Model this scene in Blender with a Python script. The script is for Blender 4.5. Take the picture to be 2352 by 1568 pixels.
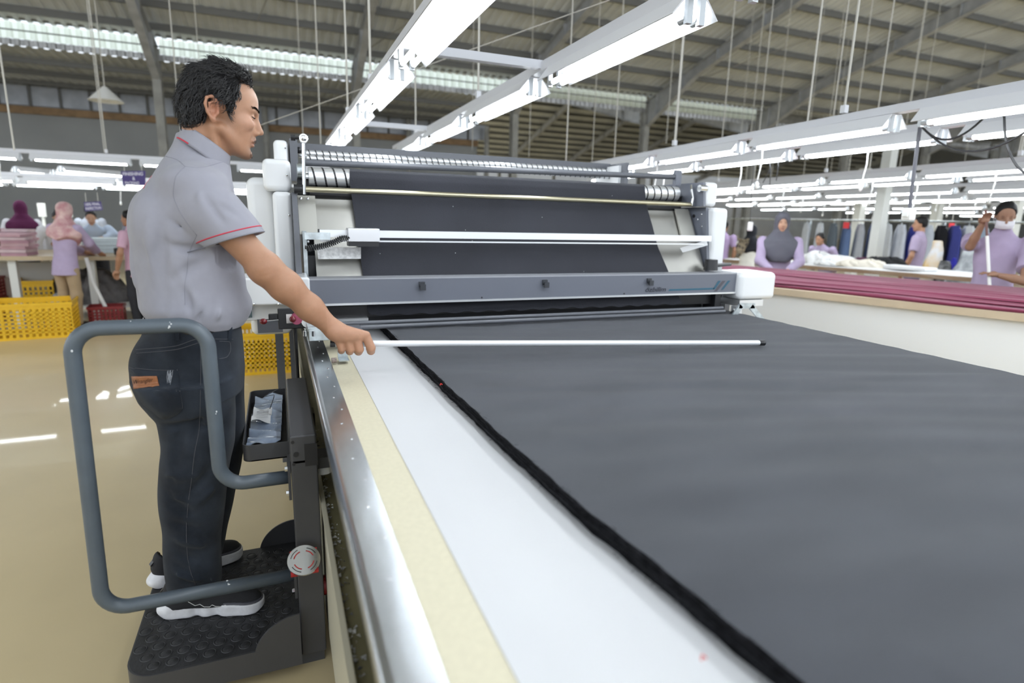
import bpy, bmesh, math, random
import numpy as np
from mathutils import Vector, Matrix
from mathutils.bvhtree import BVHTree
for o in list(bpy.data.objects): bpy.data.objects.remove(o)
sc = bpy.context.scene
COL = sc.collection
PI = math.pi
rnd = random.Random(7)
# ------------------------------------------------------------------ camera
FPX, CX, CY, HC = 1327.0, 1176.0, 784.0, 1.44
def _d(px, py): return np.array([px-CX, -(py-CY), -FPX])
_Y = _d(634, 487); _Y /= np.linalg.norm(_Y)
_X = _d(4535, 587); _X -= _Y*(_X@_Y); _X /= np.linalg.norm(_X)
_Z = np.cross(_X, _Y)
ROT = np.array([_X, _Y, _Z])
cam = bpy.data.objects.new('camera', bpy.data.cameras.new('camera')); COL.objects.link(cam)
cam.matrix_world = Matrix([list(ROT[0])+[0], list(ROT[1])+[0], list(ROT[2])+[HC], [0,0,0,1]])
cam.data.sensor_width = 36; cam.data.lens = FPX/2352*36
cam.data.clip_start = .02; cam.data.clip_end = 300
cam.data.dof.use_dof = True; cam.data.dof.focus_distance = 2.15; cam.data.dof.aperture_fstop = 1.8
sc.camera = cam
def ray(px, py):
    r = ROT@_d(px, py); return r/np.linalg.norm(r)
def at(px, py, x=None, y=None, z=None):
    """world point seen in the photograph at pixel px,py, on the plane x=, y= or z="""
    r = ray(px, py)
    t = x/r[0] if x is not None else y/r[1] if y is not None else (z-HC)/r[2]
    return Vector((r[0]*t, r[1]*t, r[2]*t+HC))
# ------------------------------------------------------------------ world, colour
w = bpy.data.worlds.new('world'); sc.world = w; w.use_nodes = True
bg = w.node_tree.nodes['Background']; bg.inputs[0].default_value = (.86, .93, 1, 1); bg.inputs[1].default_value = 1.6
sc.view_settings.view_transform = 'Standard'; sc.view_settings.look = 'None'
sc.view_settings.gamma = 1; sc.view_settings.use_curve_mapping = False
sc.view_settings.exposure = 0.0
cy = sc.cycles
cy.use_denoising = True; cy.max_bounces = 6; cy.diffuse_bounces = 4; cy.glossy_bounces = 3
cy.transmission_bounces = 4; cy.transparent_max_bounces = 6; cy.sample_clamp_indirect = 4; cy.caustics_reflective = False; cy.caustics_refractive = False
# ------------------------------------------------------------------ materials
MATS = {}
def mat(name, col, rough=.5, metal=0., noise=0., nscale=8., bump=0., bscale=60., spec=.5, stretch=None, col2=None, coat=0., trans=0., sheen=0.):
    if name in MATS: return MATS[name]
    m = bpy.data.materials.new(name); m.use_nodes = True; MATS[name] = m
    nt = m.node_tree; b = nt.nodes['Principled BSDF']; L = nt.links
    c = (*col, 1)
    b.inputs['Base Color'].default_value = c; b.inputs['Roughness'].default_value = rough
    b.inputs['Metallic'].default_value = metal; b.inputs['Specular IOR Level'].default_value = spec
    b.inputs['Coat Weight'].default_value = coat
    b.inputs['Transmission Weight'].default_value = trans
    if sheen: b.inputs['Sheen Weight'].default_value = sheen; b.inputs['Sheen Roughness'].default_value = .5
    if noise or bump or col2:
        tc = nt.nodes.new('ShaderNodeTexCoord'); mp = nt.nodes.new('ShaderNodeMapping'); L.new(tc.outputs['Object'], mp.inputs[0])
        if stretch: mp.inputs['Scale'].default_value = stretch
    if noise or col2:
        n = nt.nodes.new('ShaderNodeTexNoise'); n.inputs['Scale'].default_value = nscale; n.inputs['Detail'].default_value = 5
        L.new(mp.outputs[0], n.inputs['Vector'])
        r = nt.nodes.new('ShaderNodeValToRGB'); L.new(n.outputs['Fac'], r.inputs[0]); L.new(r.outputs[0], b.inputs['Base Color'])
        if col2: a0, a1 = c, (*col2, 1)
        else: a0 = (*[max(0, v*(1-noise)) for v in col], 1); a1 = (*[min(1, v*(1+noise)) for v in col], 1)
        r.color_ramp.elements[0].position = .35; r.color_ramp.elements[1].position = .65
        r.color_ramp.elements[0].color = a0; r.color_ramp.elements[1].color = a1
    if bump:
        n2 = nt.nodes.new('ShaderNodeTexNoise'); n2.inputs['Scale'].default_value = bscale; n2.inputs['Detail'].default_value = 4
        L.new(mp.outputs[0], n2.inputs['Vector'])
        bp = nt.nodes.new('ShaderNodeBump'); bp.inputs['Strength'].default_value = bump; bp.inputs['Distance'].default_value = .01
        L.new(n2.outputs['Fac'], bp.inputs['Height']); L.new(bp.outputs[0], b.inputs['Normal'])
    return m
def emis(name, col, s):
    if name in MATS: return MATS[name]
    m = bpy.data.materials.new(name); m.use_nodes = True; MATS[name] = m
    b = m.node_tree.nodes['Principled BSDF']; b.inputs['Base Color'].default_value = (.9, .9, .9, 1)
    b.inputs['Emission Color'].default_value = (*col, 1); b.inputs['Emission Strength'].default_value = s
    return m
def attrmat(name, rough=.5, bump=0., bscale=200., spec=.5, sss=0., sheen=0., noise=0., nscale=30.):
    if name in MATS: return MATS[name]
    m = bpy.data.materials.new(name); m.use_nodes = True; MATS[name] = m
    nt = m.node_tree; b = nt.nodes['Principled BSDF']; b.inputs['Roughness'].default_value = rough
    b.inputs['Specular IOR Level'].default_value = spec
    a = nt.nodes.new('ShaderNodeAttribute'); a.attribute_name = 'Col'
    src = a.outputs['Color']
    if noise:
        n = nt.nodes.new('ShaderNodeTexNoise'); n.inputs['Scale'].default_value = nscale; n.inputs['Detail'].default_value = 6
        tc = nt.nodes.new('ShaderNodeTexCoord'); nt.links.new(tc.outputs['Object'], n.inputs['Vector'])
        mr = nt.nodes.new('ShaderNodeMapRange'); mr.inputs[1].default_value = .3; mr.inputs[2].default_value = .7
        mr.inputs[3].default_value = 1-noise; mr.inputs[4].default_value = 1+noise; nt.links.new(n.outputs['Fac'], mr.inputs[0])
        mx = nt.nodes.new('ShaderNodeVectorMath'); mx.operation = 'SCALE'
        nt.links.new(src, mx.inputs[0]); nt.links.new(mr.outputs[0], mx.inputs['Scale']); src = mx.outputs[0]
    nt.links.new(src, b.inputs['Base Color'])
    if sss: b.inputs['Subsurface Weight'].default_value = sss; b.inputs['Subsurface Radius'].default_value = (.012, .005, .003); b.inputs['Subsurface Scale'].default_value = .6
    if sheen: b.inputs['Sheen Weight'].default_value = sheen
    if bump:
        n2 = nt.nodes.new('ShaderNodeTexNoise'); n2.inputs['Scale'].default_value = bscale; n2.inputs['Detail'].default_value = 4
        tc2 = nt.nodes.new('ShaderNodeTexCoord'); nt.links.new(tc2.outputs['Object'], n2.inputs['Vector'])
        bp = nt.nodes.new('ShaderNodeBump'); bp.inputs['Strength'].default_value = bump; bp.inputs['Distance'].default_value = .002
        nt.links.new(n2.outputs['Fac'], bp.inputs['Height']); nt.links.new(bp.outputs[0], b.inputs['Normal'])
    return m
# ------------------------------------------------------------------ mesh builder
class MB:
    def __init__(s): s.v = []; s.f = []; s.wn = False
    def add(s, vs, fs):
        n = len(s.v); s.v += [tuple(v) for v in vs]; s.f += [tuple(i+n for i in f) for f in fs]; return s
    def box(s, x0, x1, y0, y1, z0, z1):
        return s.add([(x0,y0,z0),(x1,y0,z0),(x1,y1,z0),(x0,y1,z0),(x0,y0,z1),(x1,y0,z1),(x1,y1,z1),(x0,y1,z1)],
                     [(3,2,1,0),(4,5,6,7),(0,1,5,4),(1,2,6,5),(2,3,7,6),(3,0,4,7)])
    def rbox(s, x0, x1, y0, y1, z0, z1, r=.01, seg=3):
        s.wn = True; bm = bmesh.new(); bmesh.ops.create_cube(bm, size=1)
        for v in bm.verts: v.co = Vector(((x0+x1)/2+v.co.x*(x1-x0), (y0+y1)/2+v.co.y*(y1-y0), (z0+z1)/2+v.co.z*(z1-z0)))
        bmesh.ops.bevel(bm, geom=list(bm.edges), offset=r, segments=seg, profile=.5, affect='EDGES')
        return s.bm(bm)
    def bm(s, bm):
        bm.verts.index_update(); s.add([v.co[:] for v in bm.verts], [[v.index for v in f.verts] for f in bm.faces]); bm.free(); return s
    def quad(s, a, b, c, d): return s.add([a,b,c,d], [(0,1,2,3)])
    def beam(s, p, q, wd, ht, up=(0,0,1)):
        p = Vector(p); q = Vector(q); d = (q-p).normalized(); u = Vector(up)
        sd = d.cross(u).normalized()*wd/2; u2 = sd.cross(d).normalized()*ht/2
        vs = [p-sd-u2, p+sd-u2, p+sd+u2, p-sd+u2, q-sd-u2, q+sd-u2, q+sd+u2, q-sd+u2]
        return s.add(vs, [(3,2,1,0),(4,5,6,7),(0,1,5,4),(1,2,6,5),(2,3,7,6),(3,0,4,7)])
    def tube(s, pts, r, n=12, cap=True, rs=None):
        pts = [Vector(p) for p in pts]; N = len(pts)
        t = [(pts[min(i+1,N-1)]-pts[max(i-1,0)]).normalized() for i in range(N)]
        u = t[0].orthogonal().normalized(); rings = []; n0 = len(s.v)
        for i in range(N):
            u = (u - t[i]*u.dot(t[i])).normalized(); w_ = t[i].cross(u)
            rr = rs[i] if rs else r
            for k in range(n):
                a = 2*PI*k/n; s.v.append(tuple(pts[i]+u*rr*math.cos(a)+w_*rr*math.sin(a)))
        for i in range(N-1):
            for k in range(n):
                a = n0+i*n+k; b = n0+i*n+(k+1)%n
                s.f.append((a, b, b+n, a+n))
        if cap:
            s.f.append(tuple(n0+k for k in reversed(range(n)))); s.f.append(tuple(n0+(N-1)*n+k for k in range(n)))
        return s
    def cyl(s, p, q, r, n=16, r2=None): return s.tube([p, q], r, n, True, [r, r if r2 is None else r2])
    def sphere(s, c, r, n=10, sz=(1,1,1)):
        vs = [(c[0], c[1], c[2]+r*sz[2])]; fs = []
        for i in range(1, n):
            a = PI*i/n
            for k in range(2*n):
                b = PI*k/n; vs.append((c[0]+r*sz[0]*math.sin(a)*math.cos(b), c[1]+r*sz[1]*math.sin(a)*math.sin(b), c[2]+r*sz[2]*math.cos(a)))
        vs.append((c[0], c[1], c[2]-r*sz[2])); m_ = 2*n; e = len(vs)-1
        for k in range(m_): fs.append((0, 1+k, 1+(k+1)%m_)); fs.append((e, 1+(n-2)*m_+(k+1)%m_, 1+(n-2)*m_+k))
        for i in range(n-2):
            for k in range(m_): a = 1+i*m_+k; b = 1+i*m_+(k+1)%m_; fs.append((a, a+m_, b+m_, b))
        return s.add(vs, fs)
    def prism(s, poly, axis, a, b):
        """poly: 2D points, extruded along axis from a to b"""
        def P(p, t): return {'x': (t, p[0], p[1]), 'y': (p[0], t, p[1]), 'z': (p[0], p[1], t)}[axis]
        n = len(poly); vs = [P(p, a) for p in poly]+[P(p, b) for p in poly]
        fs = [tuple(range(n-1, -1, -1)), tuple(range(n, 2*n))]+[(i, (i+1)%n, (i+1)%n+n, i+n) for i in range(n)]
        return s.add(vs, fs)
    def grid(s, nx, ny, fn):
        n0 = len(s.v)
        for j in range(ny+1):
            for i in range(nx+1): s.v.append(tuple(fn(i/nx, j/ny)))
        for j in range(ny):
            for i in range(nx):
                a = n0+j*(nx+1)+i; s.f.append((a, a+1, a+nx+2, a+nx+1))
        return s
    def mesh(s, name, m, smooth=None, off=(0,0,0)):
        me = bpy.data.meshes.new(name)
        o = off; me.from_pydata([(v[0]-o[0], v[1]-o[1], v[2]-o[2]) for v in s.v], [], s.f)
        bm = bmesh.new(); bm.from_mesh(me); bmesh.ops.recalc_face_normals(bm, faces=bm.faces); bm.to_mesh(me); bm.free()
        me.materials.append(m)
        if smooth is not None:
            me.shade_smooth()
            if smooth < 180: me.set_sharp_from_angle(angle=math.radians(smooth))
        return me
    def build(s, name, m, parent=None, smooth=None):
        off = parent.matrix_world.translation if parent is not None else (0,0,0)
        if parent is not None: off = wloc(parent)
        o = bpy.data.objects.new(name, s.mesh(name, m, smooth, off)); COL.objects.link(o)
        if parent is not None: o.parent = parent
        if s.wn and smooth: md = o.modifiers.new('wn', 'WEIGHTED_NORMAL'); md.keep_sharp = True; md.weight = 100
        return o
def wloc(o):
    v = Vector(o.location); p = o.parent
    while p is not None: v += Vector(p.location); p = p.parent
    return v
def tag(o, label=None, cat=None, group=None, kind=None):
    if label: o['label'] = label
    if cat: o['category'] = cat
    if group: o['group'] = group
    if kind: o['kind'] = kind
    return o
def thing(name, loc, label, cat, group=None, rz=0):
    o = bpy.data.objects.new(name, None); COL.objects.link(o); o.location = loc; o.rotation_euler = (0,0,rz)
    o.empty_display_size = .05
    return tag(o, label, cat, group)
def struct(o): o['kind'] = 'structure'; return o
def dup(root, loc=None, label=None, rz=None, group=None, scale=None):
    def cp(o, p):
        c = o.copy(); COL.objects.link(c)
        if p is not None: c.parent = p
        for ch in kids.get(o.name, []): cp(ch, c)
        return c
    kids = {}
    def walk(o):
        kids[o.name] = list(o.children)
        for ch in o.children: walk(ch)
    walk(root)
    r = cp(root, None)
    if loc is not None: r.location = loc
    if rz is not None: r.rotation_euler = (0,0,rz)
    if label: r['label'] = label
    if group: r['group'] = group
    if scale: r.scale = scale
    return r
def ordn(i): return ['first','second','third','fourth','fifth','sixth','seventh','eighth','ninth','tenth','eleventh','twelfth','thirteenth','fourteenth','fifteenth','sixteenth'][i]
def arc(c, r, a0, a1, n, plane='xz', y=0):
    out = []
    for i in range(n+1):
        a = a0+(a1-a0)*i/n; u, v = c[0]+r*math.cos(a), c[1]+r*math.sin(a)
        out.append((u, y, v) if plane == 'xz' else (u, v, y) if plane == 'xy' else (y, u, v))
    return out
def text_mesh(txt, italic=0., bold=0., align='CENTER', space=1.):
    cu = bpy.data.curves.new('t', 'FONT'); cu.body = txt; cu.align_x = align; cu.size = 1; cu.shear = italic; cu.offset = bold
    cu.space_character = space; cu.space_line = .8
    cu.resolution_u = 3
    o = bpy.data.objects.new('t', cu); COL.objects.link(o)
    dg = bpy.context.evaluated_depsgraph_get(); me = bpy.data.meshes.new_from_object(o.evaluated_get(dg))
    V = np.array([v.co[:2] for v in me.vertices]); F = [tuple(p.vertices) for p in me.polygons]
    bpy.data.objects.remove(o); bpy.data.meshes.remove(me)
    lo, hi = V.min(0), V.max(0); return (V-lo)/(hi-lo), F
def text_quad(txt, a, b, c, d, **k):
    """text filling the quad a(bottom left) b(bottom right) c(top right) d(top left)"""
    V, F = text_mesh(txt, **k); a, b, c, d = map(Vector, (a, b, c, d)); m_ = MB()
    m_.v = [tuple((a*(1-u)+b*u)*(1-v)+(d*(1-u)+c*u)*v) for u, v in V]; m_.f = F
    return m_
# ------------------------------------------------------------------ signed distance modelling
def _smin(a, b, k):
    if k <= 0: return np.minimum(a, b)
    h = np.clip(.5+.5*(b-a)/k, 0, 1); return b+(a-b)*h-k*h*(1-h)
class SDF:
    def __init__(s, lo, hi, h):
        s.lo = np.array(lo, float); s.h = h; s.n = np.ceil((np.array(hi)-s.lo)/h).astype(int)+1
        s.M = .04; s.f = np.full(s.n, s.M, np.float32)
        s.ax = [s.lo[i]+h*np.arange(s.n[i]) for i in range(3)]
    def _sl(s, lo, hi, m):
        i0 = np.maximum(0, np.floor((np.array(lo)-m-s.lo)/s.h).astype(int)); i1 = np.minimum(s.n, np.ceil((np.array(hi)+m-s.lo)/s.h).astype(int)+1)
        if (i1 <= i0).any(): return None, None
        sl = tuple(slice(a, b) for a, b in zip(i0, i1))
        X, Y, Z = np.meshgrid(*[s.ax[k][sl[k]].astype(np.float32) for k in range(3)], indexing='ij', sparse=True)
        return sl, (X, Y, Z)
    def op(s, lo, hi, fn, k=.01, mode='u'):
        sl, g = s._sl(lo, hi, s.M+.002)
        if sl is None: return s
        d = np.minimum(fn(*g), s.M).astype(np.float32); a = s.f[sl]
        if mode == 'u': s.f[sl] = _smin(a, d, k)
        elif mode == 's': s.f[sl] = -_smin(-a, d, k)
        elif mode == 'add': s.f[sl] = a+fn(*g)
        return s
    def cap(s, a, b, ra, rb=None, k=.01, mode='u'):
        rb = ra if rb is None else rb; a = np.array(a, float); b = np.array(b, float); R = max(ra, rb)
        def fn(X, Y, Z):
            ab = b-a; L = max(ab@ab, 1e-12)
            t = np.clip(((X-a[0])*ab[0]+(Y-a[1])*ab[1]+(Z-a[2])*ab[2])/L, 0, 1)
            return np.sqrt((X-a[0]-t*ab[0])**2+(Y-a[1]-t*ab[1])**2+(Z-a[2]-t*ab[2])**2)-(ra+(rb-ra)*t)
        return s.op(np.minimum(a, b)-R, np.maximum(a, b)+R, fn, k, mode)
    def chain(s, pts, rs, k=.01, mode='u'):
        for i in range(len(pts)-1): s.cap(pts[i], pts[i+1], rs[i], rs[i+1], k, mode)
        return s
    def ell(s, c, r, rot=None, k=.01, mode='u'):
        c = np.array(c, float); r = np.array(r, float); R = r.max()
        M_ = np.eye(3) if rot is None else np.array(rot)      # rows = local axes in world
        def fn(X, Y, Z):
            x, y, z = X-c[0], Y-c[1], Z-c[2]
            u = M_[0,0]*x+M_[0,1]*y+M_[0,2]*z; v = M_[1,0]*x+M_[1,1]*y+M_[1,2]*z; w_ = M_[2,0]*x+M_[2,1]*y+M_[2,2]*z
            k0 = np.sqrt((u/r[0])**2+(v/r[1])**2+(w_/r[2])**2); k1 = np.sqrt((u/r[0]**2)**2+(v/r[1]**2)**2+(w_/r[2]**2)**2)
            return k0*(k0-1)/np.maximum(k1, 1e-6)
        return s.op(c-R, c+R, fn, k, mode)
    def stack(s, rows, yaw=0., k=.01, p=2.3, mode='u'):
        """rows (z, cx, cy, ra, rb): elliptical sections, ra along yaw direction"""
        A = np.array(rows, float); A = A[A[:,0].argsort()]; zs = A[:,0]; c_, s_ = math.cos(yaw), math.sin(yaw)
        # smooth interpolation
        zz = np.linspace(zs[0], zs[-1], 160); C = [pch(zs, A[:,i], zz) for i in range(1, 5)]
        R = A[:,3:5].max(); lo = [A[:,1].min()-R, A[:,2].min()-R, zs[0]]; hi = [A[:,1].max()+R, A[:,2].max()+R, zs[-1]]
        def fn(X, Y, Z):
            q = np.clip(Z, zs[0], zs[-1]); cx, cy_, ra, rb = [np.interp(q, zz, c).astype(np.float32) for c in C]
            x = X-cx; y = Y-cy_; u = np.abs(x*c_+y*s_)/ra; v = np.abs(-x*s_+y*c_)/rb
            k0 = (u**p+v**p)**(1/p); d = (k0-1)*np.minimum(ra, rb)
            # correct scale on the long axis
            g = np.sqrt((u/ra)**2+(v/rb)**2)/np.maximum(np.sqrt(u*u+v*v), 1e-5); d = (k0-1)/np.maximum(g, 1e-4)
            return np.maximum(d, np.maximum(zs[0]-Z, Z-zs[-1]))
        return s.op(lo, hi, fn, k, mode)
    def box(s, c, r, rot=None, rd=.005, k=.01, mode='u'):
        c = np.array(c, float); r = np.array(r, float)-rd; R = np.linalg.norm(r)+rd; M_ = np.eye(3) if rot is None else np.array(rot)
        def fn(X, Y, Z):
            x, y, z = X-c[0], Y-c[1], Z-c[2]
            q = [np.abs(M_[i,0]*x+M_[i,1]*y+M_[i,2]*z)-r[i] for i in range(3)]
            o = np.sqrt(sum(np.maximum(t, 0)**2 for t in q)); return o+np.minimum(np.maximum(q[0], np.maximum(q[1], q[2])), 0)-rd
        return s.op(c-R, c+R, fn, k, mode)
    def fold(s, a, b, wd, amp):
        """amp > 0 raises a ridge, amp < 0 presses a groove along a-b"""
        a = np.array(a, float); b = np.array(b, float)
        def fn(X, Y, Z):
            ab = b-a; L = max(ab@ab, 1e-12); t = np.clip(((X-a[0])*ab[0]+(Y-a[1])*ab[1]+(Z-a[2])*ab[2])/L, 0, 1)
            d2 = (X-a[0]-t*ab[0])**2+(Y-a[1]-t*ab[1])**2+(Z-a[2]-t*ab[2])**2
            return (-amp*np.exp(-d2/wd**2)*(.25+.75*np.sin(np.clip(t, .02, .98)*PI))).astype(np.float32)
        sl, g = s._sl(np.minimum(a, b)-2.4*wd, np.maximum(a, b)+2.4*wd, 0)
        if sl is not None: s.f[sl] += fn(*g)
        return s
    def wob(s, amp, freq, seed=0, stretch=(1,1,1)):
        g = np.meshgrid(*[a.astype(np.float32) for a in s.ax], indexing='ij', sparse=True); r = np.random.RandomState(seed); t = 0
        for i in range(5):
            d = r.randn(3); d /= np.linalg.norm(d); d = d*np.array(stretch)*freq*(.6+.25*i); ph = r.rand()*6.28
            t = t+np.sin(d[0]*g[0]+d[1]*g[1]+d[2]*g[2]+ph)*np.sin(d[1]*g[0]-d[2]*g[1]+d[0]*g[2]+ph*2)/(1+.3*i)
        s.f += (t*amp/2.2).astype(np.float32); return s
    def cut(s, p, n, inside=None):
        """remove everything on the side the normal points to (optionally only where inside(X,Y,Z))"""
        g = np.meshgrid(*[a.astype(np.float32) for a in s.ax], indexing='ij', sparse=True); n = np.array(n, float); n /= np.linalg.norm(n)
        d = (g[0]-p[0])*n[0]+(g[1]-p[1])*n[1]+(g[2]-p[2])*n[2]
        r = np.maximum(s.f, d.astype(np.float32)); s.f = r if inside is None else np.where(inside(*g), r, s.f); return s
    def poly(s):
        f = s.f; n = s.n; ins = f < 0; h = s.h
        c = np.zeros(n-1, np.int8)
        for i in (0,1):
            for j in (0,1):
                for k in (0,1): c += ins[i:n[0]-1+i, j:n[1]-1+j, k:n[2]-1+k]
        act = (c > 0) & (c < 8); I = np.argwhere(act); idx = -np.ones(n-1, np.int32); idx[act] = np.arange(len(I))
        P = np.zeros((len(I), 3)); W = np.zeros(len(I)); cr = [(i,j,k) for i in (0,1) for j in (0,1) for k in (0,1)]
        val = {q: f[I[:,0]+q[0], I[:,1]+q[1], I[:,2]+q[2]] for q in cr}
        for q in cr:
            for a in range(3):
                if q[a]: continue
                q2 = list(q); q2[a] = 1; q2 = tuple(q2); A, B = val[q], val[q2]; m_ = (A < 0) != (B < 0)
                t = np.where(m_, A/np.where(m_, A-B, 1), 0); pt = np.array(q, float)+np.zeros((len(I), 3)); pt[:,a] += t
                P[m_] += pt[m_]; W[m_] += 1
        V = s.lo+h*(I+P/W[:,None])
        Q = []
        for a in range(3):
            b, c2 = (a+1)%3, (a+2)%3; sa = [slice(None)]*3; sb = [slice(None)]*3; sa[a] = slice(0, -1); sb[a] = slice(1, None)
            for t in (b, c2): sa[t] = slice(1, -1); sb[t] = slice(1, -1)
            A = ins[tuple(sa)]; B = ins[tuple(sb)]; E = np.argwhere(A != B)
            if not len(E): continue
            fl = A[tuple(E.T)]; E = E.copy(); E[:,b] += 1; E[:,c2] += 1
            def g(db, dc):
                q = E.copy(); q[:,b] -= db; q[:,c2] -= dc; return idx[tuple(q.T)]
            q = np.stack([g(1,1), g(0,1), g(0,0), g(1,0)], 1); q[~fl] = q[~fl][:, ::-1]; Q.append(q)
        return V, np.concatenate(Q)
    def build(s, name, m, parent=None, color=None, smoothit=1):
        V, Q = s.poly(); return rawmesh(name, V, Q, m, parent, color, smoothit)
def pch(x, y, xx):
    """monotone-ish smooth interpolation"""
    x = np.array(x); y = np.array(y); n = len(x); m_ = np.zeros(n)
    dl = np.diff(y)/np.diff(x)
    for i in range(1, n-1): m_[i] = 0 if dl[i-1]*dl[i] <= 0 else 2*dl[i-1]*dl[i]/(dl[i-1]+dl[i])
    m_[0] = dl[0]; m_[-1] = dl[-1]
    i = np.clip(np.searchsorted(x, xx)-1, 0, n-2); hh = x[i+1]-x[i]; t = (xx-x[i])/hh
    return (2*t**3-3*t**2+1)*y[i]+(t**3-2*t**2+t)*hh*m_[i]+(-2*t**3+3*t**2)*y[i+1]+(t**3-t**2)*hh*m_[i+1]
def rawmesh(name, V, Q, m, parent=None, color=None, smoothit=1):
    V = np.asarray(V, float); Q = np.asarray(Q)
    for _ in range(smoothit):       # light laplacian
        S = np.zeros_like(V); W = np.zeros(len(V)); k = Q.shape[1]
        for a in range(k):
            for b in ((a+1)%k, (a-1)%k):
                for c in range(3): S[:,c] += np.bincount(Q[:,a], V[Q[:,b],c], len(V))
                W += np.bincount(Q[:,a], minlength=len(V))
        V = V*.5+.5*S/np.maximum(W, 1)[:,None]
    cols = color(V) if color else None
    off = np.array(wloc(parent)) if parent is not None else np.zeros(3)
    me = bpy.data.meshes.new(name); nv, nf = len(V), len(Q); k = Q.shape[1]
    me.vertices.add(nv); me.vertices.foreach_set('co', (V-off).astype(np.float32).ravel())
    me.loops.add(nf*k); me.loops.foreach_set('vertex_index', Q.astype(np.int32).ravel())
    me.polygons.add(nf); me.polygons.foreach_set('loop_start', (np.arange(nf)*k).astype(np.int32))
    me.update(calc_edges=True); me.validate()
    if cols is not None:
        at_ = me.color_attributes.new('Col', 'FLOAT_COLOR', 'POINT')
        at_.data.foreach_set('color', np.concatenate([cols, np.ones((nv,1))], 1).astype(np.float32).ravel())
    me.materials.append(m); me.shade_smooth()
    o = bpy.data.objects.new(name, me); COL.objects.link(o)
    if parent is not None: o.parent = parent
    o['_w'] = 0; del o['_w']
    return o
def bvh_of(o):
    off = wloc(o); me = o.data
    return BVHTree.FromPolygons([v.co+off for v in me.vertices], [tuple(p.vertices) for p in me.polygons])
CO = Vector((0, 0, HC))
def hit(bvh, px, py, lift=0.):
    d = Vector(ray(px, py)); l, n, i, t = bvh.ray_cast(CO, d)
    if l is None:
        l, n, i, t = bvh.find_nearest(CO+d*2.05)
    if n.dot(d) > 0: n = -n
    return l+n*lift
def interp_pts(pts, n):
    P = np.array(pts, float); s_ = np.r_[0, np.cumsum(np.linalg.norm(np.diff(P, axis=0), axis=1))]
    t = np.linspace(0, s_[-1], n)
    if len(P) > 2: return np.stack([pch(s_, P[:,i], t) for i in range(P.shape[1])], 1)
    return np.stack([np.interp(t, s_, P[:,i]) for i in range(P.shape[1])], 1)
def surf_line(bvh, px, r, m, parent, name, n=24, lift=.0, mb=None):
    P = [hit(bvh, a, b, lift) for a, b in interp_pts(px, n)]
    own = mb is None; mb = mb or MB()
    # drop jumps
    seg = [P[0]]
    for p in P[1:]:
        if (p-seg[-1]).length > .05:
            if len(seg) > 1: mb.tube(seg, r, 5)
            seg = [p]
        else: seg.append(p)
    if len(seg) > 1: mb.tube(seg, r, 5)
    return mb.build(name, m, parent, 180) if own else mb
def decal(bvh, quad, nx, ny, lift, m, parent, name):
    a, b, c, d = [np.array(q, float) for q in quad]; mb = MB()
    def fn(u, v):
        q = (a*(1-u)+b*u)*(1-v)+(d*(1-u)+c*u)*v; return hit(bvh, q[0], q[1], lift)
    mb.grid(nx, ny, fn); return mb.build(name, m, parent, 180)
def decal_text(bvh, txt, quad, lift, m, parent, name, **k):
    V, F = text_mesh(txt, **k); a, b, c, d = [np.array(q, float) for q in quad]; mb = MB()
    for u, v in V:
        q = (a*(1-u)+b*u)*(1-v)+(d*(1-u)+c*u)*v; mb.v.append(tuple(hit(bvh, q[0], q[1], lift)))
    mb.f = F; return mb.build(name, m, parent)
# ------------------------------------------------------------------ setting
M_floor = mat('floor_epoxy', (.56,.455,.265), .38, noise=.05, nscale=1.3, bump=.06, bscale=2.2, spec=.55, coat=.25)
M_sheet = mat('roof_sheet', (.74,.77,.79), .6, noise=.10, nscale=1.2)
M_purl = mat('purlin_shade', (.17,.17,.165), .6)  # purlin shadow put into the colour as a darker grey
M_raft = mat('rafter_paint', (.44,.45,.46), .55, noise=.15, nscale=3)
M_col = mat('column_paint', (.33,.325,.30), .5, noise=.15, nscale=3)
M_wall = mat('wall_grey', (.33,.34,.34), .7, noise=.06, nscale=.6)
M_wood = mat('beam_wood', (.30,.19,.10), .7, noise=.2, nscale=4)
M_foil = mat('louver_sheet', (.42,.44,.48), .35, .3, noise=.15, nscale=2)
m = bpy.data.materials.new('translucent_skylight'); m.use_nodes = True; nt = m.node_tree
tl = nt.nodes.new('ShaderNodeBsdfTranslucent'); tl.inputs[0].default_value = (.82,.86,.76,1)
nt.links.new(tl.outputs[0], nt.nodes['Material Output'].inputs[0]); M_sky = m
SL = .256; GY = 20.5
def rz(y): return 6+(GY-y)*SL
struct(MB().box(-24, 64, -7, 62, -.12, 0).build('floor', M_floor))
ceil = thing('ceiling', (0,0,6), None, None); struct(ceil)
def corr(x0, x1, f, per=.26, hgt=.035, m=M_sheet, name='roof_sheet', par=ceil, vert=False):
    """trapezoidal sheet between f(x,0,dh) and f(x,1,dh)"""
    mb = MB(); x = x0; row = []
    while x < x1:
        for dx, h in ((0,0),(.4,0),(.5,1),(.9,1)): row.append((x+dx*per, h*hgt))
        x += per
    n = len(row); mb.v = [tuple(f(a, 0, h)) for a, h in row]+[tuple(f(a, 1, h)) for a, h in row]
    mb.f = [(i, i+1, i+1+n, i+n) for i in range(n-1)]; return mb.build(name, m, par)
XS = [-14.2, -8.6, -3, 2.6, 8.2, 13.8, 19.4, 25, 30.6, 36.2, 41.8, 47.4]
corr(-22, 62, lambda x, t, h: (x, GY-t*24.5, rz(GY-t*24.5)+.22+h))
corr(8.2, 62, lambda x, t, h: (x, 21.0+t*15.5, 6.35+t*15.5*SL+h))
corr(8.2, 62, lambda x, t, h: (x, 36.5+t*15.5, 6.35+(1-t)*15.5*SL+h))
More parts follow.
